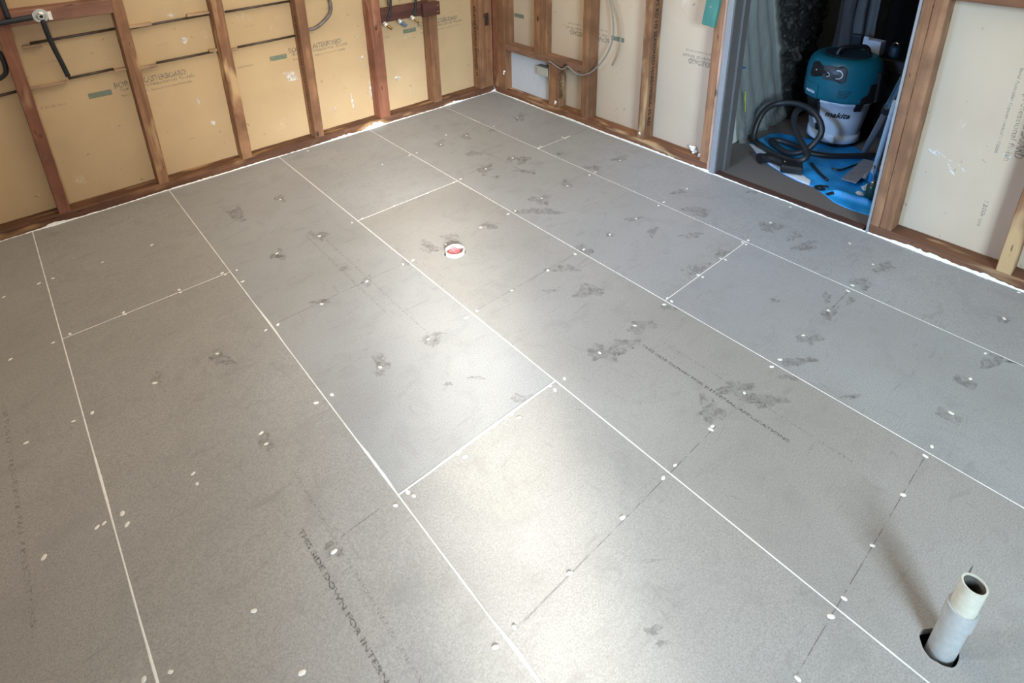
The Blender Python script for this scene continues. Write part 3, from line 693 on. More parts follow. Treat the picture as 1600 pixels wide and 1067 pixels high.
head = [(.172, .285), (.196, .289), (.199, .300), (.201, .34), (.200, .42), (.198, .455), (.191, .487), (.178, .510), (.158, .526), (.135, .533), (.130, .529), (.05, .532), (.02, .532)]
bm_obj('tank', lathe(drum, (VX, VY, ZB), 64), white_p, vac, smooth=True)
bm = lathe([(.125, .0), (.13, .003), (.13, .018), (.10, .02)], (VX, VY, ZB), 40)
bm_obj('base_ring', bm, blackp, vac)
bm_obj('motor_head', lathe(head, (VX, VY, ZB), 64), teal, vac, smooth=True)
def on(prof, az, z, off):
    a = math.radians(az); r = prof_r(prof, z) + off
    return (VX + r * math.cos(a), VY + r * math.sin(a), ZB + z)
def wrap_patch(name, prof, outline, off, mat, th=.006, label=None, n_in=6):
    """outline in (azimuth deg, z); filled fan wrapped on the body, with side walls"""
    ca = sum(p[0] for p in outline) / len(outline); cz = sum(p[1] for p in outline) / len(outline)
    n = len(outline); vs = []; fs = []
    for k in range(n_in + 1):
        t = k / n_in
        for (a, z) in outline: vs.append(on(prof, ca + (a - ca) * t, cz + (z - cz) * t, off))
    for k in range(n_in):
        for i in range(n):
            j = (i + 1) % n; fs.append((k * n + i, k * n + j, (k + 1) * n + j, (k + 1) * n + i))
    b0 = len(vs)
    for (a, z) in outline: vs.append(on(prof, a, z, off - th))
    for i in range(n):
        j = (i + 1) % n; fs.append((n_in * n + i, n_in * n + j, b0 + j, b0 + i))
    b = bmesh.new(); vv = [b.verts.new(v) for v in vs]
    for f in fs:
        try: b.faces.new([vv[i] for i in f])
        except ValueError: pass
    bmesh.ops.remove_doubles(b, verts=b.verts, dist=1e-6)
    o = bm_obj(name, b, mat, vac)
    if label: o['label'] = label
    return o
def rrect(a0, a1, z0, z1, ra=3, n=4):
    rz = ra * .0035; out = []
    for (ca, cz, s0) in ((a1 - ra, z1 - rz, 0), (a0 + ra, z1 - rz, 90), (a0 + ra, z0 + rz, 180), (a1 - ra, z0 + rz, 270)):
        for k in range(n + 1):
            t = math.radians(s0 + 90 * k / n); out.append((ca + ra * math.cos(t), cz + rz * math.sin(t)))
    return out
def wrap_text(s, prof, a0, a1, z0, z1, off, mat, shear=.3, bold=.02, slope=0):
    uv, fs = text_geo(s, shear, bold)
    o = mesh_obj('brand_lettering', [on(prof, a0 + (a1 - a0) * u, z0 + (z1 - z0) * v + slope * u, off) for u, v in uv], fs, mat, vac)
    return o
wtxt = plain('white lettering', (.8, .82, .85), .5, 0, .02)
# control panel with socket and dials
wrap_patch('panel_bezel', head, rrect(141, 206, .405, .506, 6), .0035, teal)
wrap_patch('control_panel', head, rrect(143, 204, .410, .500, 6), .0060, blackp, label='black recessed control panel')
wrap_patch('dial_field', head, rrect(168, 202, .415, .495, 3), .0068, greyp)
def ring(name, az, z, R0, R1, a0, a1, off, mat):
    vs = []; n = 22; fs = []
    for i in range(n + 1):
        t = math.radians(a0 + (a1 - a0) * i / n)
        for r in (R0, R1):
            vs.append(on(head, az + math.degrees(r * math.cos(t) / .197), z + r * math.sin(t), off))
    for i in range(n): fs.append((i * 2, i * 2 + 1, i * 2 + 3, i * 2 + 2))
    return mesh_obj(name, vs, fs, mat, vac)
ring('power_dial', 191, .456, 0.0005, .019, 0, 360, .012, blackp)
ring('dial_scale', 191, .456, .020, .026, -110, 110, .0085, silver)
ring('small_dial', 176, .447, 0.0005, .009, 0, 360, .011, blackp)
ring('dial_scale', 176, .447, .010, .013, -100, 110, .0085, silver)
ring('indicator_lamp', 178, .482, 0.0005, .0065, 0, 360, .0085, greyp)
ring('socket_mark', 156, .456, 0.0005, .004, 0, 360, .0085, wtxt)
wrap_patch('brand_plate', head, rrect(138, 165, .290, .372, 2), .010, teal, .012)
wrap_text('makita', head, 142, 161, .318, .338, .0112, wtxt, .25, .03)
wrap_text('makita', drum, 178, 226, .186, .222, .0015, blackp, .35, .03)
for i in range(6):
    z = .362 - i * .0085
    wrap_patch('vent_slot', head, [(196, z), (216 - i * 1.6, z), (216 - i * 1.6, z + .004), (196, z + .004)], .0008, navy, .001, n_in=3)
wrap_patch('tank_rim_clip', drum, rrect(168, 213, .262, .292, 2), .004, white_p)
wrap_patch('tank_foot_step', drum, rrect(165, 205, .028, .070, 2), .012, white_p, .014)
wrap_patch('latch', head, [(231, .292), (258, .292), (258, .405), (243, .405), (241, .350), (231, .325)], .008, blackp, .010, label='black side latch')
wrap_patch('latch_tongue', drum, rrect(229, 243, .235, .292, 2), .008, blackp, .010)
wrap_patch('cord_hook', head, [(255, .30), (275, .30), (275, .46), (255, .47)], .022, blackp, .024)
# hose port
bm = bmesh.new(); a = math.radians(152)
p0 = Vector((VX, VY, ZB + .205)) + Vector((math.cos(a), math.sin(a), 0)) * .13; p1 = p0 + Vector((math.cos(a), math.sin(a), 0)) * .055
wrap_patch('hose_port_block', drum, rrect(137, 166, .155, .286, 2), .016, blackp, .02)
bm_obj('hose_port', axis_cyl(p0, p1, .034, .031, 24), blackp, vac)
wrap_patch('drain_plug', drum, rrect(160, 172, .085, .13, 3), .012, blackp, .014)
# carry handle
top = ZB + .53
hx = [(VX - .07, VY + .035), (VX - .055, VY + .02), (VX + .0, VY - .035), (VX + .045, VY - .075), (VX + .06, VY - .09)]
bm_obj('carry_handle', tube([(hx[0][0], hx[0][1], top - .012), (hx[1][0], hx[1][1], top + .036), (hx[2][0], hx[2][1], top + .047), (hx[3][0], hx[3][1], top + .040), (hx[4][0], hx[4][1], top - .006)], .014, 12), blackp, vac, smooth=True)
bm_obj('top_recess', lathe([(.05, .5335), (.118, .5345), (.121, .531)], (VX, VY, ZB), 40), navy, vac)
# hose: standing loop, lower loops and the run to the right
hose_m = NT('black ribbed hose'); hose_m.col((.014, .015, .017)); hose_m.set(Roughness=.45)
hose_m = hose_m.m
def ribbed(pts, r=.0175):
    return tube(pts, r, 14, res=14, rad=lambda t, i: r * (1.0 if i % 2 else .90))
hose = tag(empty('vacuum_hose', (.48, -2.05, .016)), 'black ribbed vacuum hose coiled on the blue bag', 'hose')
bm_obj('hose_tube', ribbed([(.745, -2.018, .236), (.69, -2.005, .245), (.62, -1.994, .232), (.56, -2.014, .192), (.50, -2.071, .152), (.44, -2.139, .122), (.40, -2.182, .100), (.36, -2.177, .075), (.37, -2.117, .046), (.40, -2.013, .036), (.45, -1.905, .036), (.485, -1.845, .036), (.50, -1.822, .060), (.52, -1.815, .100),
    (.54, -1.818, .150), (.56, -1.832, .203), (.58, -1.872, .25), (.60, -1.942, .278), (.60, -2.023, .287), (.58, -2.103, .272), (.56, -2.157, .232), (.54, -2.180, .178), (.52, -2.161, .117), (.48, -2.125, .067), (.47, -2.06, .038), (.50, -1.98, .034), (.56, -1.90, .034)]), hose_m, hose, smooth=True)
bm_obj('hose_tube', ribbed([(.56, -1.90, .034), (.60, -1.93, .034), (.60, -2.02, .034), (.56, -2.11, .036), (.575, -2.18, .036), (.63, -2.25, .034), (.72, -2.33, .034), (.83, -2.42, .034), (.95, -2.50, .034)]), hose_m, hose, smooth=True)
# nozzle
noz = tag(empty('vacuum_nozzle', (.34, -2.11, .014)), 'black vacuum nozzle with a round cuff lying at the bag edge', 'nozzle')
bm = axis_cyl((.282, -1.985, .040), (.330, -2.012, .040), .027, .027, 20)
bm_obj('cuff', bm, blackp, noz)
bm_obj('cuff_ring', axis_cyl((.275, -1.981, .042), (.286, -1.987, .042), .030, .030, 20), blackp, noz)
bm_obj('neck', tube([(.320, -2.008, .041), (.318, -2.05, .041), (.308, -2.10, .041)], .022, 14), blackp, noz, smooth=True)
b = box_bm(-.045, .045, -.055, .055, -.022, .024, .012, seg=3)
bb = bmesh.new(); merge(bb, b, Matrix.Translation((.303, -2.150, .040)) @ Matrix.Rotation(math.radians(28), 4, 'Z'))
bm_obj('nozzle_body', bb, blackp, noz)
bm_obj('chrome_clip', box_bm(.290, .315, -2.120, -2.112, .062, .068, .001), chrome, noz, )
# thin black mains cable
tag(bm_obj('power_cable', tube([(.490, -2.285, .020), (.500, -2.325, .020), (.593, -2.349, .020), (.70, -2.374, .020), (.80, -2.36, .02)], .0055, 8), blackp, smooth=True), 'thin black power cable lying beside the coiled hose', 'cable')
tag(bm_obj('power_cable', tube([(.46, -2.19, .024), (.378, -2.270, .024), (.322, -2.335, .026)], .008, 8), blackp, smooth=True), 'short thick black lead pointing to the bag lettering', 'cable')

# ------------------------------------------------------------------ blue and white bag under the hose
blue_m = NT('blue woven plastic'); v = blue_m.coord((1, 1, 1), False); f = blue_m.noise(v, 14, 3, .5)
blue_m.col(blue_m.ramp(f, [(.3, (.010, .20, .55)), (.7, (.025, .33, .75))])); blue_m.set(Roughness=.38); blue_m = blue_m.m
bagw = plain('white plastic lining', (.60, .63, .68), .45, 0, .05)
bag_out = [(.492, -1.800), (.635, -1.805), (.715, -1.812), (.773, -1.840), (.80, -1.95), (.86, -2.10), (.90, -2.25), (.80, -2.40), (.60, -2.50), (.388, -2.560), (.297, -2.590), (.151, -2.622), (.139, -2.545), (.145, -2.493), (.155, -2.443), (.204, -2.365), (.236, -2.301), (.236, -2.234), (.259, -2.136), (.341, -1.964)]
def inside(x, y, P):
    c = False; n = len(P)
    for i in range(n):
        x1, y1 = P[i]; x2, y2 = P[(i + 1) % n]
        if (y1 > y) != (y2 > y) and x < (x2 - x1) * (y - y1) / (y2 - y1) + x1: c = not c
    return c
def edist(x, y, P):
    d = 9; n = len(P)
    for i in range(n):
        a = Vector(P[i]); b_ = Vector(P[(i + 1) % n]); p = Vector((x, y)); ab = b_ - a
        t = max(0, min(1, (p - a).dot(ab) / ab.length_squared)); d = min(d, (a + ab * t - p).length)
    return d
def bag_z(x, y, P):
    e = min(1, edist(x, y, P) / .035)
    h = .005 * (.5 + .5 * turb(x * 6, y * 6)) + .003 * abs(turb(x * 14 + 4, y * 9))
    dv = math.hypot(x - VX, y - VY); fl = max(0, min(1, (dv - .15) / .05))
    ridge = .028 * math.exp(-((x - .235 + .1 * (y + 2.4)) / .018) ** 2) * max(0, min(1, (-2.36 - y) / .06))
    return .0055 + e * (min(.013, max(0, h)) * fl) + ridge * e
def poly_sheet(name, P, mat, zf, parent):
    bm = bmesh.new(); vs = [bm.verts.new((x, y, 0)) for x, y in P]
    ed = [bm.edges.new((vs[i], vs[(i + 1) % len(vs)])) for i in range(len(vs))]
    bmesh.ops.triangle_fill(bm, edges=ed, use_beauty=True)
    for _ in range(5):
        lg = [e for e in bm.edges if e.calc_length() > .016]
        if not lg: break
        bmesh.ops.subdivide_edges(bm, edges=lg, cuts=1); bmesh.ops.triangulate(bm, faces=bm.faces)
    for v in bm.verts: v.co.z = zf(v.co.x, v.co.y)
    o = bm_obj(name, bm, mat, parent, origin=(P[0][0], P[0][1], .005), smooth=True)
    md = o.modifiers.new('thickness', 'SOLIDIFY'); md.thickness = .0008
    return o
bag = tag(empty('plastic_bag', (.4, -2.2, .005)), 'blue and white plastic bag spread flat under the vacuum hose', 'bag')
poly_sheet('blue_panel', bag_out, blue_m, lambda x, y: bag_z(x, y, bag_out), bag)
wp = [(.488, -1.803), (.343, -1.966), (.262, -2.137), (.239, -2.234), (.232, -2.285), (.285, -2.270), (.355, -2.150), (.43, -2.0), (.50, -1.87)]
poly_sheet('white_border', wp, bagw, lambda x, y: bag_z(x, y, bag_out) + .0022, bag)
def bag_text(s, org, xd, yd, w, h, bold):
    uv, fs = text_geo(s, 0, bold); vs = []
    for u, v in uv:
        p = Vector(org) + Vector(xd) * (u * w) + Vector(yd) * (v * h); vs.append((p.x, p.y, bag_z(p.x, p.y, bag_out) + .004))
    mesh_obj('printed_number', vs, fs, blackp, bag)
bag_text('6', (.222, -2.300, 0), (-.30, -.95, 0), (.95, -.30, 0), .060, .080, .05)
bag_text('7', (.196, -2.376, 0), (-.30, -.95, 0), (.95, -.30, 0), .055, .080, .05)

# ------------------------------------------------------------------ tools and clutter at the right of the doorway
wd = tag(empty('vacuum_wand', (.80, -2.31, .02)), 'chrome vacuum wand leaning against the door frame', 'wand')
A, B = Vector((.80, -2.33, .022)), Vector((.335, -2.572, .650))
bm_obj('wand_tube', axis_cyl(A, A.lerp(B, .62), .0155, .0155, 18), plain('dark chromed tube', (.34, .34, .36), .35, .7, .05), wd, smooth=False)
bm_obj('wand_sleeve', axis_cyl(A.lerp(B, .62), B, .0185, .0185, 18), chrome, wd)
bm_obj('wand_lock', axis_cyl(A.lerp(B, .59), A.lerp(B, .66), .023, .023, 18), blackp, wd)
pole = tag(empty('pole', (.45, -2.52, .06)), 'pale blue pole with a bright blue tip, right beside the door frame', 'pole')
A, B = Vector((.452, -2.500, .075)), Vector((.215, -2.590, .560))
bm_obj('pole_shaft', axis_cyl(A, B, .0125, .0125, 14), plain('pale blue plastic', (.36, .50, .62), .4), pole)
bm_obj('pole_tip', axis_cyl(Vector((.480, -2.489, .026)), A.lerp(B, .04), .016, .016, 14), plain('bright blue tip', (.02, .25, .60), .4), pole)
tr = tag(empty('trowel', (.5, -2.42, .03)), 'grey flat plastering trowel lying on the blue bag', 'trowel')
tb = bmesh.new(); b = box_bm(-.165, .165, -.036, .036, 0, .004, .001); merge(tb, b, Matrix.Translation((.535, -2.412, .034)) @ Matrix.Rotation(math.radians(3), 4, 'Z'))
bm_obj('trowel_blade', tb, plain('grey metal blade', (.27, .28, .31), .45, .3), tr)
bm_obj('trowel_handle', tube([(.45, -2.465, .040), (.46, -2.468, .058), (.52, -2.470, .066), (.60, -2.470, .058), (.61, -2.466, .042)], .011, 10), plain('grey handle', (.16, .17, .19), .5), tr, smooth=True)
can = tag(empty('canister', (.30, -2.565, .012)), 'small dark green canister with a bright metal neck', 'canister')
bm_obj('can_body', lathe([(.022, 0), (.0245, .003), (.0245, .062), (.018, .072)], (.315, -2.548, .014), 24), plain('dark green enamel', (.012, .045, .045), .25), can, smooth=True)
bm_obj('can_neck', lathe([(.013, .070), (.013, .086), (.008, .090)], (.315, -2.548, .014), 18), chrome, can)
bm_obj('can_stem', axis_cyl((.315, -2.548, .102), (.328, -2.532, .170), .0028, .0028, 8), chrome, can)
bm_obj('can_valve', axis_cyl((.326, -2.535, .165), (.330, -2.529, .180), .007, .007, 10), chrome, can)
rag_m = plain('dusty white cloth', (.48, .47, .45), .9, 0, .25, 40)
def rag(c, r, seed, lb, mat=None, cat='rag', name='rag'):
    b = bmesh.new(); bmesh.ops.create_icosphere(b, subdivisions=4, radius=r)
    for v in b.verts:
        d = v.co.normalized(); v.co = d * r * (1 + .35 * turb(d.x * 2.5 + seed, d.y * 2.5, d.z * 2.5)); v.co.z = max(v.co.z * .6, -r * .3)
    bb = bmesh.new(); merge(bb, b, Matrix.Translation(c)); tag(bm_obj(name, bb, mat or rag_m), lb, cat)
rag((.66, -2.50, .034), .034, 1, 'crumpled off-white rag behind the trowel')
rag((.375, -2.515, .028), .026, 5, 'small crumpled white rag beside the canister')
rag((.78, -2.53, .034), .040, 9, 'dusty white rag behind the chrome wand')
rag((.30, -2.505, .024), .016, 12, 'small white lump on the blue bag next to the canister')
gb = tag(empty('bottle', (.62, -2.565, .02)), 'dark teal bottle standing near the right jamb', 'bottle')
bm_obj('bottle_body', lathe([(.030, 0), (.034, .004), (.034, .11), (.020, .14)], (.66, -2.56, .005), 24), teal, gb, smooth=True)
bm_obj('bottle_cap', lathe([(.014, .138), (.014, .165), (.010, .168)], (.66, -2.56, .005), 16), blackp, gb)
# crate, carton and pail behind the vacuum
cr = tag(empty('crate', (1.32, -2.28, .004)), 'black crate in the dark behind the vacuum cleaner', 'crate')
bm = box_bm(1.135, 1.265, -2.45, -1.98, .004, .490, .008)
bm_obj('crate_body', bm, blackp, cr)
for k in range(5): bm_obj('crate_rib', box_bm(1.127, 1.135, -2.45, -1.98, .06 + k * .09, .075 + k * .09), blackp, cr)
b = box_bm(-.018, .04, -.052, .052, 0, .085, .001); bb = bmesh.new(); merge(bb, b, Matrix.Translation((1.185, -2.135, .491)) @ Matrix.Rotation(math.radians(-6), 4, 'Z'))
ct = tag(empty('carton', (1.18, -2.135, .491)), 'small white carton standing behind the vacuum handle', 'carton')
bm_obj('carton_box', bb, plain('white card', (.62, .68, .80), .6, 0, .04), ct)
bm_obj('carton_flap', box_bm(1.168, 1.172, -2.112, -2.084, .560, .592, .001), plain('white card flap', (.55, .60, .70), .6), ct)
dk = tag(empty('box', (1.17, -2.045, .491)), 'black block standing left of the white carton', 'box')
bm_obj('case', box_bm(1.165, 1.215, -2.072, -2.010, .491, .592, .008, seg=2), plain('very dark blue plastic', (.008, .012, .02), .4), dk)
pl_ = tag(empty('container', (1.19, -2.25, .491)), 'dark round container with a bright curved handle right of the white carton', 'container')
bm_obj('container_body', lathe([(.028, 0), (.030, .01), (.030, .06), (.02, .07)], (1.195, -2.255, .491), 20), navy, pl_, smooth=True)
bm_obj('ring_handle', tube([(1.19, -2.255 + .017 * math.cos(t), .563 + .017 * math.sin(t)) for t in [PI * k / 8 for k in range(9)]], .0028, 8), chrome, pl_)

# ================================================================== PIPES, CABLES AND FITTINGS ON THE WALLS
pvc = NT('white pvc pipe'); v = pvc.coord((1, 1, 1), False); f = pvc.noise(v, 60, 4)
pvc.col(pvc.ramp(f, [(.35, (.36, .37, .375)), (.7, (.44, .45, .455))])); pvc.set(Roughness=.4); pvc_g = pvc.m
pvc_c = plain('cream pvc pipe', (.56, .54, .46), .4, 0, .08, 70)
dp = tag(empty('drain_pipe', (-1.578, -3.411, 0)), 'white upright drain pipe with a coupling rising from the bottom right of the floor', 'pipe')
lean = Vector((.05, -.04, 1)).normalized()
base = Vector((-1.580, -3.408, -.10))
def lean_tube(name, z0, z1, r0, r1, mat, ri=None, closed=False):
    bm = bmesh.new(); n = 40; a_ = base + lean * (z0 + .10); b_ = base + lean * (z1 + .10)
    prof = [(a_, r0), (b_, r1)]
    if ri: prof += [(b_, ri), (a_, ri)]
    u = lean.orthogonal().normalized(); w = lean.cross(u); rg = []
    for (c, r) in prof: rg.append([bm.verts.new(c + (u * math.cos(2 * PI * k / n) + w * math.sin(2 * PI * k / n)) * r) for k in range(n)])
    m_ = len(rg)
    for i in range(m_ if ri else m_ - 1):
        for k in range(n): bm.faces.new((rg[i][k], rg[i][(k + 1) % n], rg[(i + 1) % m_][(k + 1) % n], rg[(i + 1) % m_][k]))
    o = bm_obj(name, bm, mat, dp)
    for p in o.data.polygons: p.use_smooth = True
    md = o.modifiers.new('edges', 'EDGE_SPLIT'); md.split_angle = .6
    return o
lean_tube('pipe_lower', -.10, .095, .0255, .0255, pvc_g, .0215)
lean_tube('coupling', .090, .134, .0285, .0280, pvc_g, .0235)
lean_tube('pipe_upper', .05, .207, .0232, .0230, pvc_c, .0195)
lean_tube('pipe_inside', .02, .204, .0194, .0194, plain('dark pipe bore', (.09, .08, .07), .8, 0, .4, 60), .0188)  # darker tube lining the bore
fc = tag(empty('pipe_stub', (-1.480, -1.508, 0)), 'short white pipe stub stuffed with pink paper in a round hole in the floor', 'pipe')
bm = lathe([(.0425, -.10), (.0425, .014), (.0388, .014), (.0388, -.10)], (-1.479, -1.509, 0), 48, cap=False)
o = bm_obj('pipe_collar', bm, plain('off-white pvc stub', (.80, .77, .70), .4, 0, .04), fc)
pink = plain('pink paper', (.72, .22, .24), .7, 0, .2, 60)
b = bmesh.new(); bmesh.ops.create_icosphere(b, subdivisions=4, radius=.036)
for v in b.verts:
    d = v.co.normalized(); v.co = Vector((d.x * .036, d.y * .036, d.z * .014 + .010 * turb(d.x * 3, d.y * 3, 2)))
bb = bmesh.new(); merge(bb, b, Matrix.Translation((-1.482, -1.506, -.013)))
o = bm_obj('paper_plug', bb, pink, fc)
for (ax, ay, sx, sy, an, tl) in ((-1.470, -1.500, .014, .020, .5, .5), (-1.494, -1.512, .016, .015, 1.2, -.5), (-1.486, -1.528, .018, .010, .1, .35)):
    b = box_bm(-sx, sx, -sy, sy, 0, .0012); bb = bmesh.new()
    merge(bb, b, Matrix.Translation((ax, ay, .003)) @ Matrix.Rotation(an, 4, 'Z') @ Matrix.Rotation(tl, 4, 'X'))
    bm_obj('paper_fold', bb, pink, fc)

# old copper pipes crossing the bays of the left wall, with pale packing strips
cop = plain('dull brown copper pipe', (.085, .060, .045), .5, .3, .3, 40)
lag = plain('black lagged pipe', (.018, .021, .026), .6, 0, .2)
pck = wood('pale pinkish packing timber', 0, (.34, .21, .13), (.42, .28, .17), (.50, .35, .23))
GP = 'brown pipes across the left wall bays'
def hpipe(x0, x1, z0, z1, lb, r=.0065, m_=None):
    return tag(bm_obj('water_pipe', axis_cyl((x0, .078, z0), (x1, .078, z1), r, r, 12), m_ or cop, smooth=True), lb, 'pipe', GP)
hpipe(-2.55, -2.36, .677, .682, 'brown pipe in the second bay, joined to the black hose foot')
hpipe(-2.65, -2.3085, .868, .876, 'upper brown pipe below the noggin in the second bay')
hpipe(-2.17, -1.89, .672, .675, 'lower brown pipe in the third bay, above the printed lettering')
hpipe(-2.257, -1.8705, .866, .878, 'upper brown pipe in the third bay')
hpipe(-1.76, -1.4285, .674, .679, 'lower brown pipe in the fourth bay')
hpipe(-1.79, -1.4285, .876, .882, 'upper brown pipe in the fourth bay')
hpipe(-2.86, -2.7535, .655, .662, 'brown pipe at the far left edge')
gz = plain('dull grey brown pipe', (.16, .135, .12), .5, .3, .3)
tag(bm_obj('bent_pipe', tube([(-1.366, .074, .700), (-1.31, .068, .703), (-1.255, .055, .735), (-1.215, .040, .780), (-1.205, .035, .83), (-1.210, .035, .90), (-1.212, .035, 1.2)], .011, 14), gz, smooth=True), 'grey brown pipe bent upwards beside the orange brown stud', 'pipe')
tag(bm_obj('water_pipe', axis_cyl((-1.371, .075, .880), (-1.28, .070, .905), .0065, .0065, 12), cop), 'short brown pipe end above the bent pipe', 'pipe', GP)
def pack(x0, x1, z, lb, d=.010, h=.014):
    timber('packing_strip', x0, x1, .092 - .03, .0915, z - h / 2, z + h / 2, 0, pck, lb, 'pale packing strips beside the studs', cat='packing strip')
pack(-2.702, -2.56, .664, 'packing strip left of the black hose foot', h=.008)
pack(-2.68, -2.61, .856, 'packing strip at the left end of the upper pipe, second bay')
pack(-2.36, -2.309, .674, 'packing strip at the right end of the lower pipe, second bay')
pack(-2.257, -2.17, .662, 'packing strip at the left end of the lower pipe, third bay')
pack(-2.257, -2.15, .874, 'packing strip at the left end of the upper pipe, third bay')
pack(-1.98, -1.871, .888, 'broad packing strip at the right end of the upper pipe, third bay')
pack(-1.91, -1.871, .684, 'packing strip at the right end of the lower pipe, third bay')
pack(-1.814, -1.765, .668, 'packing strip at the left end of the lower pipe, fourth bay')
pack(-1.371, -1.325, .690, 'pinkish packing strip under the bent pipe')

# black lagged pipe and elbow plate at top left
el = tag(empty('pipe_elbow_plate', (-2.585, -.001, .99)), 'metal pipe elbow plate on the reddish noggin at top left', 'pipe fitting')
bm_obj('mounting_plate', lathe([(.024, 0), (.026, .002), (.026, .005), (.0, .005)], (0, 0, 0), 24), chrome, el) if False else None
def ydisc(name, x, y, z, prof, mat, parent, n=24):
    bm = bmesh.new(); rg = []
    for (r, d) in prof: rg.append([bm.verts.new((x + r * math.cos(2 * PI * k / n), y - d, z + r * math.sin(2 * PI * k / n))) for k in range(n)])
    for i in range(len(rg) - 1):
        for k in range(n): bm.faces.new((rg[i][k], rg[i][(k + 1) % n], rg[i + 1][(k + 1) % n], rg[i + 1][k]))
    bm.faces.new(rg[0]); bm.faces.new(rg[-1][::-1])
    return bm_obj(name, bm, mat, parent)
galv = plain('galvanised fitting', (.55, .55, .50), .35, .7, .15)
ydisc('mounting_plate', -2.585, 0, .998, [(.030, 0), (.030, .004)], galv, el)
ydisc('elbow_body', -2.585, -.004, .998, [(.018, 0), (.018, .012), (.012, .016), (.012, .028)], galv, el)
ydisc('elbow_bore', -2.585, -.032, .998, [(.007, 0), (.007, .001)], black_m, el)
bm_obj('white_tag', box_bm(-2.560, -2.545, -.012, -.001, .975, 1.012, .001), putty_m, el)
tag(bm_obj('lagged_pipe', tube([(-3.15, -.014, .975), (-2.95, -.014, .985), (-2.72, -.014, .993), (-2.615, -.014, .998)], .0125, 12), lag, smooth=True), 'thick black lagged pipe running in from the left edge to the elbow plate', 'pipe')
tag(bm_obj('lagged_pipe', tube([(-2.700, -.014, 1.3), (-2.700, -.014, 1.1), (-2.698, -.014, 1.008)], .0105, 12), lag, smooth=True), 'black lagged pipe dropping from above beside the leftmost stud', 'pipe')
tag(bm_obj('lagged_pipe', tube([(-2.583, -.012, .975), (-2.580, .005, .92), (-2.572, .030, .85), (-2.558, .055, .76), (-2.548, .072, .690)], .0105, 12), lag, smooth=True), 'black lagged pipe hanging down from the elbow plate', 'pipe')
tag(bm_obj('lagged_pipe', tube([(-2.80, .06, .90), (-2.770, .055, .86), (-2.762, .05, .81), (-2.768, .055, .76), (-2.80, .06, .735)], .0095, 12), lag, smooth=True), 'black pipe loop at the left edge of the photo', 'pipe')

# maroon outlet board with three taps
ob = timber('outlet_board', -.896, -.541, -.0, .040, .675, .762, 0, wood_maroon, 'dark red board carrying the water outlets between two studs', cat='board')
oc = timber('outlet_board', -.600, -.470, -.028, -.001, .668, .755, 0, wood_maroon, 'short dark red block nailed across the stud at the end of the outlet board', cat='board')
for (z) in (.73, .69): ydisc('nail_head', -.487, -.0285, z, [(.004, 0), (.003, .002)], galv, oc, 10)
brass = plain('brass outlet', (.62, .44, .16), .25, 1.0, .1); bluep = plain('blue grey plug', (.09, .14, .22), .45, 0, .1)
def outlet(x, z, mat, lb, col2, mat2, capd=False):
    t = tag(empty('water_outlet', (x, .02, z)), lb, 'water outlet', 'outlets on the dark red board')
    D = Vector((.35, -1, -.55)).normalized(); p = Vector((x, -.002, z))
    bm_obj('back_plate', axis_cyl(p - D * .010, p + D * .004, .017, .017, 18), galv, t)
    bm_obj('collar', axis_cyl(p + D * .004, p + D * .014, .012, .012, 16), col2, t)
    bm_obj('spout', axis_cyl(p + D * .014, p + D * .052, .0085 if not capd else .0125, .0085 if not capd else .0125, 16), mat, t)
    if capd: bm_obj('plug_end', axis_cyl(p + D * .050, p + D * .054, .0085, .0085, 14), mat2, t)
    return t
outlet(-.872, .664, brass, 'left brass water outlet under the dark red board', putty_m, brass)
outlet(-.765, .664, bluep, 'middle water outlet with a blue grey plug', putty_m, steel_b, True)
outlet(-.670, .672, brass, 'right brass water outlet under the dark red board', putty_m, brass)
for (x0, x1, lb) in ((-.825, -.862, 'left'), (-.640, -.668, 'right')):
    tag(bm_obj('feed_pipe', tube([(x0 + .002, -.012, 1.3), (x0, -.012, .95), (x0 - .002, -.012, .80), (x1 + .02, -.010, .73), (x1 + .004, -.004, .69)], .008, 10), lag, smooth=True), 'black feed pipe dropping to the %s brass outlet' % lb, 'pipe')
tag(bm_obj('feed_pipe', tube([(-.850, -.011, 1.3), (-.848, -.011, .95), (-.846, -.011, .78)], .005, 10), plain('brown cable', (.05, .03, .025), .5), smooth=True), 'thin brown line beside the left feed pipe', 'pipe')

# white panel and socket box behind the noggin
wpn = plain('white fibre panel', (.60, .645, .72), .6, 0, .03, 30)
wp_ = tag(bm_obj('access_panel', box_bm(.060, .068, -.548, -.118, .048, .346, .001), wpn), 'white square panel low on the doorway wall beside the corner', 'panel')
for (y, z) in ((-.135, .31), (-.135, .20), (-.135, .09)):
    tag(bm_obj('panel_nail', axis_cyl((.0595, y, z), (.0605, y, z), .002, .002, 8), black_m, wp_))
sb = tag(empty('socket_box', (.04, -.5, .24)), 'small grey socket box in front of the white panel', 'socket box')
bm_obj('box_shell', box_bm(.012, .059, -.560, -.455, .238, .300, .003), plain('grey beige plastic', (.42, .42, .38), .6, 0, .06), sb)
bm_obj('box_lid', box_bm(.010, .060, -.560, -.452, .300, .303, .001), plain('dark grey lid', (.14, .15, .14), .6), sb)

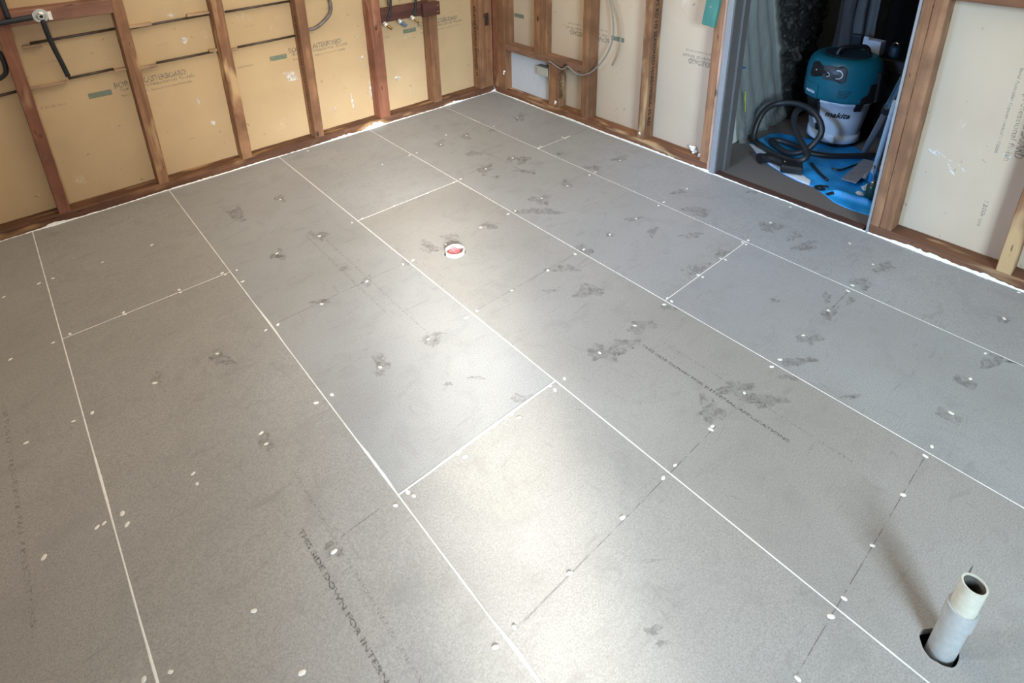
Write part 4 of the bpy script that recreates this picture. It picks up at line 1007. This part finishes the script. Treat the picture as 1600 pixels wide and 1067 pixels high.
# grey cable looping from the top of the bay to the noggin
cab = plain('grey sheathed cable', (.235, .225, .215), .5, 0, .1)
tag(bm_obj('electric_cable', tube([(.055, -1.035, 1.25), (.055, -1.045, .95), (.050, -1.052, .82), (.040, -1.082, .745), (.035, -1.098, .62), (.020, -1.065, .50), (.000, -.990, .395), (-.008, -.915, .345), (-.010, -.850, .338), (-.010, -.790, .362), (-.010, -.765, .368), (-.010, -.735, .345), (-.008, -.700, .338), (-.008, -.650, .350), (-.008, -.612, .362), (-.008, -.590, .364)], .0048, 10), cab, smooth=True), 'grey electric cable looping down across the stud to the noggin', 'cable')
tag(bm_obj('electric_cable', tube([(.065, -1.042, 1.25), (.065, -1.055, .95), (.062, -1.070, .82), (.060, -1.115, .73), (.062, -1.135, .63), (.070, -1.115, .52), (.085, -1.06, .42)], .0035, 10), plain('thin beige cable', (.33, .28, .22), .5), smooth=True), 'thinner beige cable hanging behind the grey cable', 'cable')
tag(bm_obj('cable_clip', box_bm(-.016, .001, -.755, -.735, .358, .378, .002), wood_dark), 'dark clip holding the cable to the noggin edge', 'clip')

# green painted block beside the doorway
gm = NT('worn green paint'); v = gm.coord((14, 14, 6)); f = gm.noise(v, 1, 5, .6, .6)
gm.col(gm.ramp(f, [(.3, (.045, .17, .145)), (.6, (.075, .25, .215)), (.72, (.10, .30, .25)), (.8, (.16, .09, .05))])); gm.set(Roughness=.55)
b = box_bm(-.036, .036, -.012, .012, -.09, .09, .002); bb = bmesh.new()
merge(bb, b, Matrix.Translation((-.0125, -1.764, .895)) @ Matrix.Rotation(math.radians(90), 4, 'Z') @ Matrix.Rotation(math.radians(-6), 4, 'Y'))
gk = tag(empty('painted_block', (-.0125, -1.764, .81)), 'worn green painted wood block nailed to the stud left of the doorway', 'wood block')
bm_obj('block', bb, gm.m, gk)
bm_obj('nail_head', axis_cyl((-.0245, -1.762, .905), (-.0275, -1.762, .905), .005, .005, 12), galv, gk)

# windows behind the camera (frames only, they let the daylight in)
wfm = plain('white window frame', (.7, .7, .68), .5)
for i, (x0, x1, y0, y1, z0, z1, ax) in enumerate(((-2.95, -1.45, YS - .08, YS - .03, .9, 2.2, 0), (XW - .08, XW - .03, -2.2, -.9, 1.1, 2.2, 1))):
    t = .05; bm = bmesh.new()
    box_bm(x0, x1, y0, y1, z0, z0 + t, bm=bm); box_bm(x0, x1, y0, y1, z1 - t, z1, bm=bm)
    if ax == 0: box_bm(x0, x0 + t, y0, y1, z0, z1, bm=bm); box_bm(x1 - t, x1, y0, y1, z0, z1, bm=bm)
    else: box_bm(x0, x1, y0, y0 + t, z0, z1, bm=bm); box_bm(x0, x1, y1 - t, y1, z0, z1, bm=bm)
    struct('window_%d' % (i + 1), bm, wfm)
